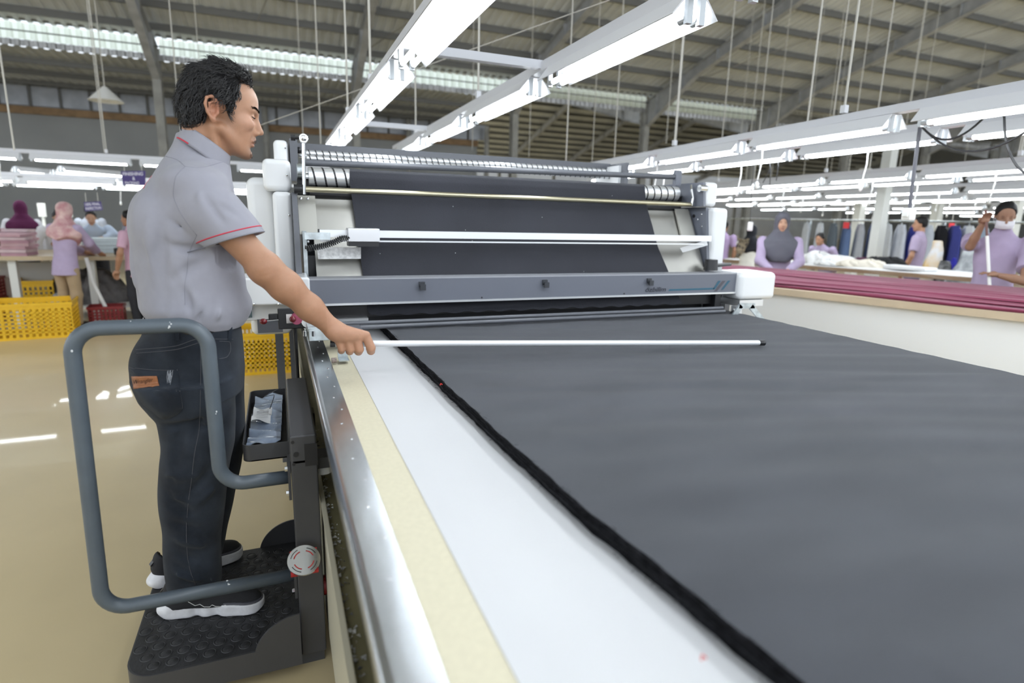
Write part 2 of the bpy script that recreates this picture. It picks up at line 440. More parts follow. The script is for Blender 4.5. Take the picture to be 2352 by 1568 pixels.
corr(-22, 8.2, lambda x, t, h: (x, GY+.1+t*5.6, 5.62-t*.1+h), name='annex_roof_sheet')
def ibeam(mb, p, q, dp, dq, wd=.2, st=0):
    """tapered I beam in the YZ plane with the top flange along p-q"""
    p = Vector(p); q = Vector(q); x = p.x
    mb.prism([(p.y, p.z), (q.y, q.z), (q.y, q.z-dq), (p.y, p.z-dp)], 'x', x-.008, x+.008)
    for o0, o1 in ((0, 0), (-dp, -dq)):
        mb.prism([(p.y, p.z+o0), (q.y, q.z+o1), (q.y, q.z+o1-.02), (p.y, p.z+o0-.02)], 'x', x-wd/2, x+wd/2)
    for i in range(st):
        t = (i+.5)/st; c = p.lerp(q, t); d = dp+(dq-dp)*t; mb.box(x-wd/2, x+wd/2, c.y-.012, c.y+.012, c.z-d, c.z)
    return mb
mbp = None
k = 0; y = 19.73
while y > -3.5:
    for a in range(len(XS)-1): pass
    MB().beam((-20, y, rz(y)+.13), (56, y, rz(y)+.13), .07, .17).build('purlin', M_purl, ceil); y -= 1.09
for y in [37.6+1.1*i for i in range(13)]:
    MB().beam((8.3, y, 6.3+(52-y)*SL-.02), (58, y, 6.3+(52-y)*SL-.02), .09, .17).build('purlin', M_purl, ceil)
for y in (21.6, 23.4, 25.2):
    MB().beam((-20, y, 5.5), (8.2, y, 5.45), .08, .14).build('purlin', M_purl, ceil)
for x in XS:
    mb = ibeam(MB(), (x, 17.6, rz(17.6)+.05), (x, -4, rz(-4)+.05), .36, .44, .2, 11)
    ibeam(mb, (x, GY+.1, rz(GY+.1)+.05), (x, 17.6, rz(17.6)+.05), .98, .36, .2, 2)
    mb.build('rafter', M_raft, ceil)
    MB().box(x-.11, x+.11, GY-.06, GY-.04, 0, 6).box(x-.11, x+.11, GY+.26, GY+.28, 0, 6).box(x-.01, x+.01, GY-.05, GY+.27, 0, 6).build('column', M_col, ceil)
    if x > 8:
        mb = ibeam(MB(), (x, 36.5, 10.0), (x, 52, 6.1), .4, .4, .2, 6); ibeam(mb, (x, 36.5, 10.0), (x, 21, 6.1), .4, .8, .2, 6)
        mb.build('rafter', M_raft, ceil)
        MB().box(x-.12, x+.12, 52, 52.3, 0, 6.1).build('column', M_col, ceil)
for x in (-.2, 5.4, 8.9):
    MB().cyl((x, 25.6, 0), (x, 25.6, 5.4), .11, 10).build('column', M_col, ceil)
def sky(x, t, h): return (x, GY+.02+h*1.3, 5.80+t*.42)
for a, b in zip(XS[:6], XS[1:7]): corr(a+.14, b-.14, sky, .26, .05, M_sky, 'skylight_strip')
M_gut = mat('gutter_zinc', (.50,.50,.50), .4, .6, noise=.2, nscale=3)
corr(-20, 56, lambda x, t, h: (x, GY-.05+h, 5.62+t*.16), .2, .04, M_gut, 'gutter_flashing')
MB().beam((-20, GY-.1, 6.28), (56, GY-.1, 6.28), .06, .07).build('gutter_rail', M_purl, ceil)
MB().beam((-20, GY-.1, 5.98), (56, GY-.1, 5.98), .03, .03).build('gutter_rail', M_purl, ceil)
for x0, y0, x1, y1 in ((-3, 17, -.2, 9.5), (-.2, 18.6, 2.5, 8), (2.7, 19.5, 8, 10), (13.9, 19.5, 19.3, 10), (19.5, 17.5, 24.9, 8)):
    MB().cyl((x0, y0, rz(y0)), (x1, y1, rz(y1)), .014, 6).build('brace_rod', M_col, ceil)
# back wall of the left bay
wb = struct(MB().box(-22, 8.6, 26.05, 26.3, 0, 5.6).build('wall_back', M_wall))
struct(MB().box(-22, 8.6, 25.9, 26.06, 4.56, 4.80).build('trim_1', M_wood))
mb = MB()
wn = thing('window_1', (0, 26, 4.8), None, None); struct(wn)
x = -20.
while x < 8.2:
    MB().box(x+.03, x+.82, 25.98, 26.03, 4.84, 5.48).build('pane', M_foil, wn)
    MB().box(x-.03, x+.03, 25.93, 26.04, 4.80, 5.52).build('window_frame', M_purl, wn); x += .88
struct(MB().box(8.2, 62, 57.8, 58, 0, 9).build('wall_far', mat('wall_far', (.42,.42,.42), .7, noise=.1, nscale=.4)))
struct(MB().box(60, 60.2, -7, 58, 0, 13).build('wall_right', M_wall))

# ------------------------------------------------------------------ fluorescent lamps
M_tube = emis('lamp_tube', (.90,.96,1.), 23)
M_refl = mat('lamp_enamel', (.80,.81,.84), .35)
M_rail = mat('trunking', (.72,.73,.77), .4)
M_cap = mat('tube_cap', (.55,.58,.60), .3, .6)
M_wire = mat('hanger_wire', (.62,.60,.54), .5, .2)
M_cable = mat('black_cable', (.02,.02,.022), .5)
M_pull = mat('white_plastic', (.80,.80,.78), .4)
def make_lamp(L=1.22):
    r = thing('fluorescent_lamp', (0,0,0), 'lamp', 'ceiling lamp')
    h = L/2
    sec = [(-.105,-.006),(-.040,.074),(.040,.074),(.105,-.006),(.101,-.008),(.036,.068),(-.036,.068),(-.101,-.008)]
    MB().prism(sec, 'y', -h, h).build('reflector', M_refl, r)
    for sx in (-.028, .028):
        MB().cyl((sx, -h+.05, -.012), (sx, h-.05, -.012), .0135, 10).build('tube', M_tube, r, 60)
        for e in (-1, 1):
            mb = MB().cyl((sx, e*(h-.055), -.012), (sx, e*(h-.015), -.012), .0145, 10)
            mb.box(sx-.012, sx+.012, min(e*(h-.018), e*(h+.004)), max(e*(h-.018), e*(h+.004)), -.032, .068)
            mb.build('lamp_holder', M_cap, r)
    return r
LAMP = make_lamp(); LAMP_N = [0]
NEAR = 'ballast'
def lamp_row(name, p, q, n, gap, lab, grp, start=0., pulls=(), rods=(), rail=True):
    """p,q: ends of the row in plan with height; n lamps of 1.22 m from p towards q"""
    p = Vector(p); q = Vector(q); d = (q-p).normalized(); ang = math.atan2(-d.x, d.y)
    if rail:
        e = p+d*(n*(1.22+gap)+.1); up = Vector((0,0,.100))
        o = MB().beam(p-d*.1+up, e+up, .075, .05).build('lamp_trunking', M_rail)
        tag(o, 'long white trunking of the %s' % grp, 'trunking')
    for i in range(n):
        c = p+d*(start+.61+i*(1.22+gap)); lb = lab % ordn(i) if '%' in lab else lab
        if LAMP_N[0] == 0: LAMP.location = c; LAMP.rotation_euler = (0,0,ang); LAMP['label'] = lb; LAMP['group'] = grp
        else: dup(LAMP, c, lb, ang, grp)
        LAMP_N[0] += 1
    for j, t in enumerate(rods):
        b = p+d*t; zt = rz(b.y)+.1 if b.y < GY else 6
        o = MB().cyl((b.x, b.y, b.z+.14), (b.x, b.y, zt), .0085, 6).build('hanging_rod', M_wire)
        MB().box(b.x-.018, b.x+.018, b.y-.018, b.y+.018, b.z+.14, b.z+.19).build('rod_clamp', M_refl, o)
        tag(o, 'thin hanger, %s from the near end, %s' % (ordn(j), grp), 'hanger', 'hangers of the %s' % grp)
    for j, t in enumerate(pulls):
        b = p+d*t; o = MB().tube([(b.x, b.y, b.z+.05), (b.x+.012, b.y, b.z-.12), (b.x-.004, b.y+.01, b.z-.26)], .006, 6).build('pull_cord', M_pull)
        MB().sphere((b.x-.006, b.y+.01, b.z-.30), .02, 5, (.8,.8,1.7)).build('cord_knob', M_pull, o)
        tag(o, 'white pull cord, %s from the near end, %s' % (ordn(j), grp), 'pull cord', 'pull cords of the %s' % grp)
RS = (.3, 3.1, 5.9, 8.7)
lamp_row('a', (.66, -2.43, 2.20), (.66, 9, 2.20), 7, .24, 'glaring twin tube lamp, %s from the camera end, left row over dark cloth', 'left lamp row over the dark cloth', rods=(3.9, 6.8, 8.2))
lamp_row('b', (1.50, -2.47, 2.20), (1.50, 9, 2.20), 7, .255, 'twin tube lamp, %s from the camera end, row over the cloth middle', 'middle lamp row over the dark cloth', rods=(4.2, 7.0, 9.2))
for yy, lb in ((3.30, 'white cross bar joining the two lamp rows above the man and spreading machine'), (6.1, 'far white cross bar joining the two lamp rows behind the spreading machine')):
    tag(MB().beam((.66, yy, 2.31), (1.5, yy, 2.31), .05, .045).build('cross_bar', M_rail), lb, 'bar')
lamp_row('c', (3.38, -1.54, 2.07), (3.80, 6, 2.05), 6, .18, 'twin tube lamp, %s from the camera end, nearest row on the right', 'nearest right lamp row', rods=(3.2, 4.6, 6.6), pulls=(5.35, 6.9))
lamp_row('d', (4.13, -1.34, 2.05), (4.50, 6, 2.05), 7, .17, 'twin tube lamp, %s from the camera end, over the burgundy cloth', 'lamp row over the burgundy table', rods=(3.4, 5.4, 7.4), pulls=(4.75, 6.2, 7.6))
lamp_row('e', (6.75, .8, 2.05), (7.45, 8, 2.05), 7, .17, 'twin tube lamp, %s from the near end, white table near side', 'lamp row over the white packing table', rods=(3, 5.5, 8), pulls=(3.2, 4.7, 6.3))
lamp_row('f', (7.65, .8, 2.05), (8.30, 8, 2.05), 7, .17, 'twin tube lamp, %s from the near end, white table far side', 'lamp row behind the white packing table', rods=(3, 5.5, 8), pulls=(3.2, 4.7))
i = 0
for X0, z0, n, y0 in ((10.2,2.05,7,3.6),(11.8,2.0,7,4.4),(13.6,2.05,8,5),(17,2.02,8,7),(22.5,2.05,7,9),(30,2.1,8,7.5)):
    lamp_row('g', (X0, y0, z0), (X0+.9, y0+12, z0), n, .2, 'small distant lamp, %%s from the near end, %s row beyond white table' % ordn(i), 'distant lamp row %s beyond the white table' % ordn(i), rods=(2, 5, 8) if i < 5 else (3, 8), pulls=(1.5, 3.1, 6.1) if i < 4 else ())
    i += 1
# rows over the packing tables on the left
lamp_row('h', (-5.9, 10.5, 2.10), (.8, 10.75, 2.10), 5, .12, 'twin tube lamp, %s from the left, upper row over left table', 'upper lamp row over the left packing table', rods=(.5, 2.0, 3.6, 4.6), pulls=(2.3,))
lamp_row('i', (-6.3, 11.6, 1.82), (.8, 11.7, 1.82), 5, .10, 'twin tube lamp, %s from the left, lower row over left table', 'lower lamp row over the left packing table', pulls=(3.9, 4.6))
lamp_row('i2', (-6.9, 13.0, 1.80), (.8, 13.1, 1.80), 5, .10, 'twin tube lamp, %s from the left, rearmost low row at left', 'rearmost low lamp row')
for j, (a, b) in enumerate((((75,400),(155,422)), ((175,405),(230,425)), ((160,420),(216,440)))):
    P = at(*a, y=12.2+.12*j); dup(LAMP, (P.x+.25, P.y+.1, P.z+.02+.05*j), ['slanting bare lamp, left one of three hanging askew over the packing area', 'slanting bare lamp, right one of three hanging askew over the packing area', 'slanting bare lamp, lowest of three hanging askew over the packing area'][j], math.radians(-35), 'three askew lamps at the left')
HG = ['at the far left edge of the picture', 'left of the left machine lamp row', 'above the middle of the machine', 'just right of the machine middle', 'third right of machine middle', 'just right of the operator\'s face', 'over the operator\'s head', 'left of the nearest right lamp row', 'between the lamp rows over the machine', 'farther back between the lamp rows', 'above the right end of the machine', 'high over the burgundy table', 'near the top right corner', 'left of the operator\'s hair']
# loose hangers from the roof, seen against it
for j, (px, py, yy) in enumerate(((33,345,7.5),(737,330,9.5),(1300,370,7.6),(1360,372,12),(1410,378,9),(697,330,13),(470,300,14),(1530,330,11),(1215,360,14),(1085,345,15),(1700,330,14),(1905,280,12),(2090,250,10),(240,350,12))):
    P = at(px, py, y=yy); o = MB().cyl(P, (P.x, P.y, rz(P.y)+.1), .009 if yy < 11 else .008, 6).build('hanging_rod', M_wire)
    tag(o, 'single pale hanger dropping from the roof, %s' % HG[j], 'hanger', 'single roof hangers')
tag(MB().tube([at(540,540*0+308,y=7.6), at(1400,0,y=4.4)], .004, 5).build('stay_wire', M_wire), 'thin slanting stay wire crossing behind the lamps above the machine', 'wire')
# black drop cables on the right
def sag(a, b, s, n=14):
    a = Vector(a); b = Vector(b); return [a.lerp(b, t/n)+Vector((0,0,-s*4*(t/n)*(1-t/n))) for t in range(n+1)]
A, B, C_, D_ = at(2117,290,x=3.9), at(2268,262,x=3.9), at(2117,290,x=3.9), at(2360,300,x=3.8)
tag(MB().tube(sag(A, B, .11), .0065, 6).build('power_cable', M_cable), 'upper sagging black cable loop under the nearest right lamp row', 'cable')
tag(MB().tube(sag(C_, D_, .13), .0065, 6).build('power_cable', M_cable), 'lower sagging black cable loop under the nearest right lamp row', 'cable')
tag(MB().tube(interp_pts([at(2306,255,x=3.9), at(2310,320,x=3.9), at(2335,380,x=3.9), at(2360,402,x=3.9)], 12), .0065, 6).build('power_cable', M_cable), 'black cable hanging in a hook at the right edge of the picture', 'cable')
o = tag(MB().tube([at(2113,292,x=3.95), at(2100,390,x=3.95), at(2089,482,x=3.95)], .012, 6).build('power_cable', mat('grey_cable', (.09,.09,.11), .5)), 'thick dark cable dropping to a white socket block at the right', 'cable')
P = at(2088,488,x=3.95); MB().rbox(P.x-.03, P.x+.03, P.y-.03, P.y+.03, P.z-.05, P.z+.03, .006).rbox(P.x-.045, P.x-.02, P.y-.02, P.y+.02, P.z-.03, P.z+.01, .005).build('socket_block', M_pull, o)
o = tag(MB().tube([at(1738,345,x=4.4), at(1727,420,x=4.4), at(1723,508,x=4.4)], .004, 6).build('power_cable', M_cable), 'thin black cable dropping to a small white socket over the burgundy table', 'cable')
P = at(1723,520,x=4.4); MB().rbox(P.x-.022, P.x+.022, P.y-.02, P.y+.02, P.z-.045, P.z+.045, .01).build('socket_block', M_pull, o)
for j, (a, b) in enumerate(((1742,1735),(1760,1768),(1772,1752),(1780,1783))):
    tag(MB().tube(interp_pts([at(a,345,x=4.45), at((a+b)/2+6,395-j*4,x=4.45), at(b,430-j*5,x=4.45)], 10), .005, 6).build('power_cable', M_cable), 'short black cable end under the burgundy lamp row, %s of four from the left' % ordn(j), 'cable', 'bunched cable ends')

for j, xx in enumerate((-4.3, -6.6)):  # two unseen lamp rows added to brighten the dim left side
    lamp_row('l', (xx, -1.5, 2.10), (xx-.2, 9, 2.10), 7, .2, 'added fill lamp out of view, %%s from the camera end, %s row over left floor' % ordn(j), '%s added lamp row over the left floor' % ordn(j))
# ------------------------------------------------------------------ spreading table
M_white = mat('machine_white', (.78,.79,.80), .22, coat=.4)
M_dark = mat('machine_grey', (.105,.11,.125), .38)
M_panel = mat('panel_grey', (.135,.145,.175), .35)
M_blk = mat('black_plastic', (.012,.012,.014), .4)
M_chr = mat('chrome', (.75,.76,.77), .16, 1.)
M_steel = mat('brushed_steel', (.62,.65,.68), .24, 1., noise=.12, nscale=6, bump=.03, bscale=9, stretch=(3,.6,1))
M_plate = mat('slide_plate', (.40,.39,.36), .33, .85, noise=.10, nscale=2.5, bump=.02, bscale=30)
M_alu = mat('aluminium', (.80,.81,.82), .28, .75)
M_galv = mat('galvanised', (.55,.60,.62), .35, .9, noise=.2, nscale=30)
M_cream = mat('cream_laminate', (.62,.585,.46), .45, noise=.03, nscale=40)
M_frame = mat('table_cream_frame', (.52,.49,.38), .4)
M_olive = mat('shelf_olive', (.17,.155,.085), .5, noise=.15, nscale=8)
M_paper = mat('underlay_paper', (.64,.645,.66), .6, noise=.015, nscale=3, bump=.05, bscale=5)
tb = thing('spreading_table', (1.35, 2, 0), 'long cutting table with steel rail and cream edge running away under the spreading machine', 'table')
MB().box(.159, 2.62, -1.2, 8.5, .86, .8985).build('table_top', M_cream, tb)
mb = MB().box(.10, .159, -1.2, 8.5, .890, .9015)
prof = [(.159,.9015),(.10,.9015)]+[(.10-.018*math.sin(a), .8835+.018*math.cos(a)) for a in [PI*i/12 for i in range(13)]][:13]+[(.10,.8655),(.105,.8655),(.105,.890),(.159,.890)]
MB().prism(prof, 'y', -1.2, 8.5).build('steel_rail', M_steel, tb, 30)
MB().box(.092, .100, -1.2, 8.5, .862, .895).build('rail_edge_strip', M_frame, tb)
for i in range(30):
    MB().sphere((.142-.012*(i%2), .2+i*.118, .9015), .0042, 4, (1,1,.5)).build('rivet', M_chr, tb)
MB().box(.1585, .2365, -1.2, 8.5, .8985, .9005).build('cream_strip', mat('cream_strip', (.66,.61,.45), .5, noise=.03, nscale=90), tb)
MB().box(.086, .094, -1.2, 8.5, .10, .565).box(.080, .092, -1.2, 8.5, .555, .566).build('side_panel', M_frame, tb)
MB().box(.094, .50, -1.2, 8.5, .54, .548).build('lower_shelf', M_olive, tb)
MB().box(.36, .37, -1.2, 8.5, .10, .86).build('inner_panel', M_olive, tb)
for y in (-.8, .8, 3.4, 5.4, 7.4):
    for x in (.2, 2.5): MB().box(x-.03, x+.03, y-.03, y+.03, 0, .86).build('leg', M_frame, tb)
mb = MB(); r_ = random.Random(3)
for i in range(520):
    x = .094+abs(r_.gauss(0,.010)); y = .45+r_.random()**1.3*2.0; z = .549+r_.random()*.006; a = r_.random()*6.3; s = .002+r_.random()**2*.009
    mb.add([(x+s*math.cos(a), y+s*math.sin(a), z), (x+s*.6*math.cos(a+2), y+s*.6*math.sin(a+2), z+.004), (x+s*math.cos(a+4), y+s*math.sin(a+4), z+.001)], [(0,1,2)])
tag(mb.build('lint_scraps', mat('lint', (.03,.03,.04), .9, col2=(.55,.55,.52), nscale=25)), 'scraps of dark and pale lint fallen on the shelf under the steel rail', 'lint', kind='stuff')
o = MB().box(.2365, 2.60, -1.2, 8.4, .9005, .9025).build('paper_sheet', M_paper)
tag(o, 'white paper underlay sheet lying on the cutting table beneath the dark cloth', 'paper')
# ------------------------------------------------------------------ dark cloth in plies
M_cloth = mat('dark_cloth', (.050,.053,.062), .8, noise=.12, nscale=2.2, bump=.35, bscale=420, spec=.2, sheen=.10, stretch=(1,2.5,1))
M_clothe = mat('cloth_edge', (.012,.012,.014), .95, noise=.5, nscale=60, bump=.6, bscale=250, spec=.1)
def ex(y): return float(np.interp(y, [-.8, 0, .4, .8, 1.3, 1.8, 2.6], [.62, .555, .517, .484, .466, .447, .436]))
def fx(y): return 2.435+.003*math.sin(y*3)+.0025*math.sin(y*31+1)
cl = thing('cloth_lay', (1.4, 1.2, .9025), 'broad stack of dark charcoal cloth plies spread flat over the cutting table', 'cloth')
NP = 6
def cloth_z(x, y):
    q = (x-.5)/1.9; e = math.exp(-((y-.9)/.5)**2)
    d1 = .9*x+.44*y; d2 = .25*x+.97*y
    z = .0016*math.sin(d2*11+1.5*math.sin(x*2.1))+.0011*math.sin(d2*23+d1*2+2)+.0008*math.sin(d2*47+3*math.sin(d1*3))+.0018*math.sin(d1*3.1)*math.sin(d2*4.2)
    z += .0014*math.exp(-((d2-2.2)/.03)**2)+.002*math.exp(-((d2-1.62-.05*x)/.025)**2)
    return z*2.0
for k in range(NP):
    z0 = .9025+k*.0068; z1 = z0+.0062; mb = MB(); last = k == NP-1
    NX, NY = (170, 200) if last else (3, 90)
    off = r_.uniform(-.003, .003)-.0012*(k-2); ph = r_.random()*6
    def pt(u, v, top):
        y = -.8+v*3.75; a = ex(y)+off+.004*math.sin(y*4.1)+.0016*math.sin(y*17+ph)+.0012*math.sin(y*61+ph*2); b = fx(y)-.004*k+.003*math.sin(y*50+ph)
        x = a+(b-a)*u; z = z1 if top else z0
        if top and last: z += cloth_z(x, y)*min(1, 12*u)*min(1, 12*(1-u))+.001
        return (x, y, z)
    mb.grid(NX, NY, lambda u, v: pt(u, v, True)).build('cloth_ply', M_cloth, cl, 180)
    n = 120; mb = MB()
    for u in (0, 1):
        mb.grid(n, 3, lambda t, s, u=u: (lambda p, q: (p[0]+(-1 if u == 0 else 1)*.0035*math.sin(s*PI)+.0015*math.sin(t*900+s*5+ph), p[1], q[2]+(p[2]-q[2])*s))(pt(u, t, True), pt(u, t, False)))
    mb.build('ply_edge', M_clothe, cl, 180)
mb = MB()
for i in range(420):
    y = -.2+r_.random()*2.9; x = ex(y)-.002; z = .904+r_.random()*.045; mb.tube([(x, y, z), (x-.004-r_.random()*.006, y+r_.uniform(-.006,.006), z+r_.uniform(-.004,.006))], .0004, 3)
mb.build('loose_thread', M_clothe, cl)['kind'] = 'stuff'
for px, py, lb in ((1013,884,'short red thread caught on the cloth edge beside the steel pole'), (1616,1515,'red thread scrap on the near cloth edge at the bottom of the picture')):
    P = at(px, py, z=.952); tag(MB().tube([(P.x-.003,P.y,P.z+.0),(P.x,P.y+.003,P.z+.004),(P.x+.004,P.y,P.z+.001)], .0012, 5).build('thread_scrap', mat('red_thread', (.6,.03,.02), .6)), lb, 'thread')
# ------------------------------------------------------------------ spreading machine
mc = thing('spreading_machine', (1.3, 3.0, .9), 'wide white and grey cloth spreading machine straddling the table under the lamps', 'machine')
def P3(px, py, y): return at(px, py, y=y)
# body behind the slide plate
MB().box(.12, 2.33, 3.02, 3.70, 1.02, 1.50).build('inner_body', M_dark, mc)
MB().box(.10, 2.30, 2.985, 3.02, 1.47, 1.60).build('roller_gap_shade', M_blk, mc)  # black plate painting the dark gap between roller and brass bar
# slanted stainless slide plate
mb = MB()
mb.prism([(2.95,1.515),(2.93,1.505),(2.745,1.16),(2.66,1.035),(2.665,1.03),(2.76,1.155),(2.955,1.50)], 'x', .155, 2.325)
mb.build('slide_plate', M_plate, mc)
MB().prism([(2.925,1.520),(2.910,1.518),(2.815,1.345),(2.83,1.345)], 'x', .095, .172).build('guide_cover', mat('cover_plate', (.46,.45,.41), .42, .7), mc)
MB().prism([(2.925,1.520),(2.915,1.518),(2.825,1.345),(2.84,1.345)], 'x', 2.205, 2.30).build('guide_cover', MATS['cover_plate'], mc)
for px, py in ((691,456),(707,456),(708,555)):
    a = P3(px, py, 2.90 if py < 500 else 2.82); MB().sphere(a, .006, 5, (1,.6,1)).build('bolt', M_chr, mc)
MB().box(.105, .122, 2.80, 2.83, 1.03, 1.36).build('guide_post', M_galv, mc)
MB().box(.122, .158, 2.81, 2.86, 1.03, 1.25).build('post_gap_shade', M_blk, mc)  # black box painting the shade in the gap beside the post
MB().box(.155, 2.325, 2.735, 2.742, 1.148, 1.152).build('plate_seam', M_alu, mc)
# side cheek plates
pl = [(2.70,1.0),(2.80,1.02),(3.25,1.02),(3.25,1.53),(2.86,1.53),(2.80,1.40),(2.70,1.10)]
MB().prism(pl, 'x', .070, .092).build('cheek_plate', M_dark, mc)
pr = [(2.72,1.0),(3.25,1.0),(3.25,1.53),(2.80,1.53),(2.74,1.16)]
MB().prism(pr, 'x', 2.335, 2.352).build('cheek_plate', M_panel, mc)
MB().prism([(2.78,1.535),(3.25,1.535),(3.25,1.67),(2.80,1.67)], 'x', 2.30, 2.315).build('cheek_plate', M_panel, mc)
for py, pz in ((2.83,1.49),(2.82,1.42),(2.86,1.46),(2.90,1.30),(2.85,1.35)): MB().sphere((2.334,py,pz), .005, 4).build('bolt', M_chr, mc)
MB().cyl((2.332,2.90,1.48), (2.337,2.90,1.48), .011, 12).build('knob_hole', M_blk, mc)
# white housings, left
MB().rbox(-.048, .075, 2.97, 3.55, 1.535, 1.68, .026, 5).build('housing', M_white, mc, 40)
MB().rbox(.005, .075, 3.30, 3.62, 1.60, 1.80, .022, 4).build('housing', M_white, mc, 40)
MB().rbox(-.012, .072, 2.90, 3.45, .93, 1.532, .022, 5).build('housing', M_white, mc, 40)
MB().rbox(-.125, -.0, 3.06, 3.60, .95, 1.60, .04, 6).build('housing', M_white, mc, 40)
for px, py, yy in ((659,402,2.968),(664,494,2.898),(655,340,3.298)): MB().sphere(P3(px,py,yy), .005, 4).build('bolt', M_chr, mc)
# white housings, right
MB().rbox(2.315, 2.40, 2.785, 3.35, 1.535, 1.672, .022, 5).build('housing', M_white, mc, 40)
MB().rbox(2.352, 2.455, 2.74, 3.35, .98, 1.528, .024, 5).build('housing', M_white, mc, 40)
MB().rbox(2.46, 2.57, 2.86, 3.35, 1.00, 1.52, .035, 6).build('housing', M_white, mc, 40)
MB().box(2.13, 2.17, 3.45, 3.75, 1.60, 1.80).build('housing', M_white, mc)
a = P3(1655,612,2.62); MB().cyl((a.x,2.70,1.175), (a.x,2.70,1.235), .042, 10, .036).build('black_knob', M_blk, mc, 40)
MB().tube([(a.x+.03,2.70,1.20),(a.x+.16,2.72,1.205)], .010, 8).build('lock_pin', M_blk, mc)
# top frame and rear roller pair
MB().box(.085, 2.155, 3.60, 3.66, 1.782, 1.822).build('top_beam', M_dark, mc)
MB().box(.083, .12, 3.3, 3.62, 1.60, 1.81).build('end_bracket', M_dark, mc)
MB().box(2.15, 2.175, 3.40, 3.66, 1.60, 1.815).build('end_bracket', M_dark, mc)
def spiral(y, z, r, x0, x1, pitch, hand=1, part='roller', gr=None):
    o = MB().cyl((x0,y,z), (x1,y,z), r, 28).build(part, M_alu, mc, 40)
    mb = MB(); n = int((x1-x0)/pitch*16); pts = []
    for i in range(n+1):
        t = i/16; a_ = hand*2*PI*t; pts.append((x0+pitch*t, a_))
    wd = gr or pitch*.09; vs = []; fs = []
    for i, (x, a_) in enumerate(pts):
        for e in (-1, 1): vs.append((min(x1, x+e*wd), y+(r+.0008)*math.cos(a_), z+(r+.0008)*math.sin(a_)))
    for i in range(len(pts)-1): fs.append((2*i, 2*i+1, 2*i+3, 2*i+2))
    mb.add(vs, fs).build('spiral_groove', M_blk, o); return o
za = P3(760,358,3.60).z
spiral(3.60, za+.006, .019, .175, 2.14, .037); spiral(3.565, za-.024, .019, .175, 2.14, .037)
for x in (.155, 2.145): MB().cyl((x-.02,3.58,za-.01), (x+.02,3.58,za-.01), .012, 10).build('roller_axle', M_chr, mc)
MB().sphere((.135,3.5,za+.01), .018, 6).build('black_knob', M_blk, mc)
a = P3(705,369,3.02); b = P3(1572,404,2.92)
MB().cyl((.125,2.99,a.z-.012), (2.245,2.99,b.z-.002), .015, 14).build('guide_tube', M_dark, mc, 40)
MB().box(2.235,2.275,2.97,3.0,1.655,1.745).build('tube_bracket', M_panel, mc)
# front drive roller
zr = P3(750,407,2.96).z
fr = spiral(2.96, zr, .043, .150, 2.235, .047, 1, 'drive_roller')
for x in (.135, 2.25): MB().cyl((x-.025,2.96,zr), (x+.02,2.96,zr), .016, 12).build('roller_axle', M_chr, mc)
MB().cyl((.10,2.93,zr+.02), (.135,2.93,zr+.02), .033, 16).build('pulley', M_galv, mc, 40)
MB().cyl((.095,2.93,zr-.055), (.135,2.93,zr-.055), .02, 14).build('pulley', M_blk, mc, 40)
MB().cyl((.15,2.955,zr-.075), (2.24,2.955,zr-.085), .026, 14).build('lower_roller', M_blk, mc, 40)
MB().cyl((.128,2.855,1.545), (2.275,2.855,1.545), .0125, 14).build('brass_bar', mat('brass', (.50,.46,.33), .28, 1.), mc, 40)
MB().cyl((.08,2.855,1.545), (.13,2.855,1.545), .02, 12).build('bar_holder', M_blk, mc, 40)
MB().tube([(2.27,2.85,1.54),(2.275,2.85,1.58),(2.268,2.86,1.63),(2.28,2.88,1.655)], .008, 8).build('lever_arm', M_chr, mc)
a = P3(1601,432,2.80); MB().cyl((2.275,a.y,a.z), (2.32,a.y,a.z), .02, 12).build('round_boss', M_chr, mc, 40)
# standing rod with chrome knob
a = P3(697,318,2.82); b = P3(699,446,2.84)
MB().cyl(b, (a.x,a.y,a.z-.01), .0075, 10).build('standing_rod', M_chr, mc)
MB().cyl((a.x,a.y+.012,a.z), (a.x,a.y-.016,a.z), .019, 12).sphere(a, .021, 6).build('chrome_knob', M_chr, mc, 35)
MB().cyl((a.x-.045,a.y,a.z), (a.x-.015,a.y,a.z), .006, 8).cyl((a.x-.052,a.y,a.z), (a.x-.034,a.y,a.z), .012, 8).build('black_knob', M_blk, mc, 35)
# silver sensor bar with box
ps = [(2.70,1.372),(2.735,1.372),(2.735,1.340),(2.70,1.340)]
MB().box(.170, 2.312, 2.70, 2.735, 1.338, 1.370).build('sensor_bar', M_alu, mc)
MB().box(.175, 2.29, 2.715, 2.73, 1.318, 1.325).build('sensor_bar', M_alu, mc)
MB().box(.108, .215, 2.675, 2.70, 1.328, 1.358).build('bar_clamp', M_galv, mc)
MB().box(.1665, .172, 2.698, 2.737, 1.336, 1.372).build('bar_end_cap', M_blk, mc)
MB().beam((2.29,2.71,1.33), (2.18,2.84,1.27), .02, .03).build('bar_bracket', M_alu, mc)
c0 = P3(799,524,2.655); c1 = P3(873,567,2.655)
MB().rbox(c0.x, c1.x, 2.655, 2.74, c1.z+.022, c0.z, .003, 2).build('sensor_box', mat('satin_alu', (.72,.72,.74), .4, .8), mc, 40)
MB().box(c0.x+.002, c1.x-.004, 2.66, 2.735, c1.z+.002, c1.z+.024).build('sensor_base', M_blk, mc)
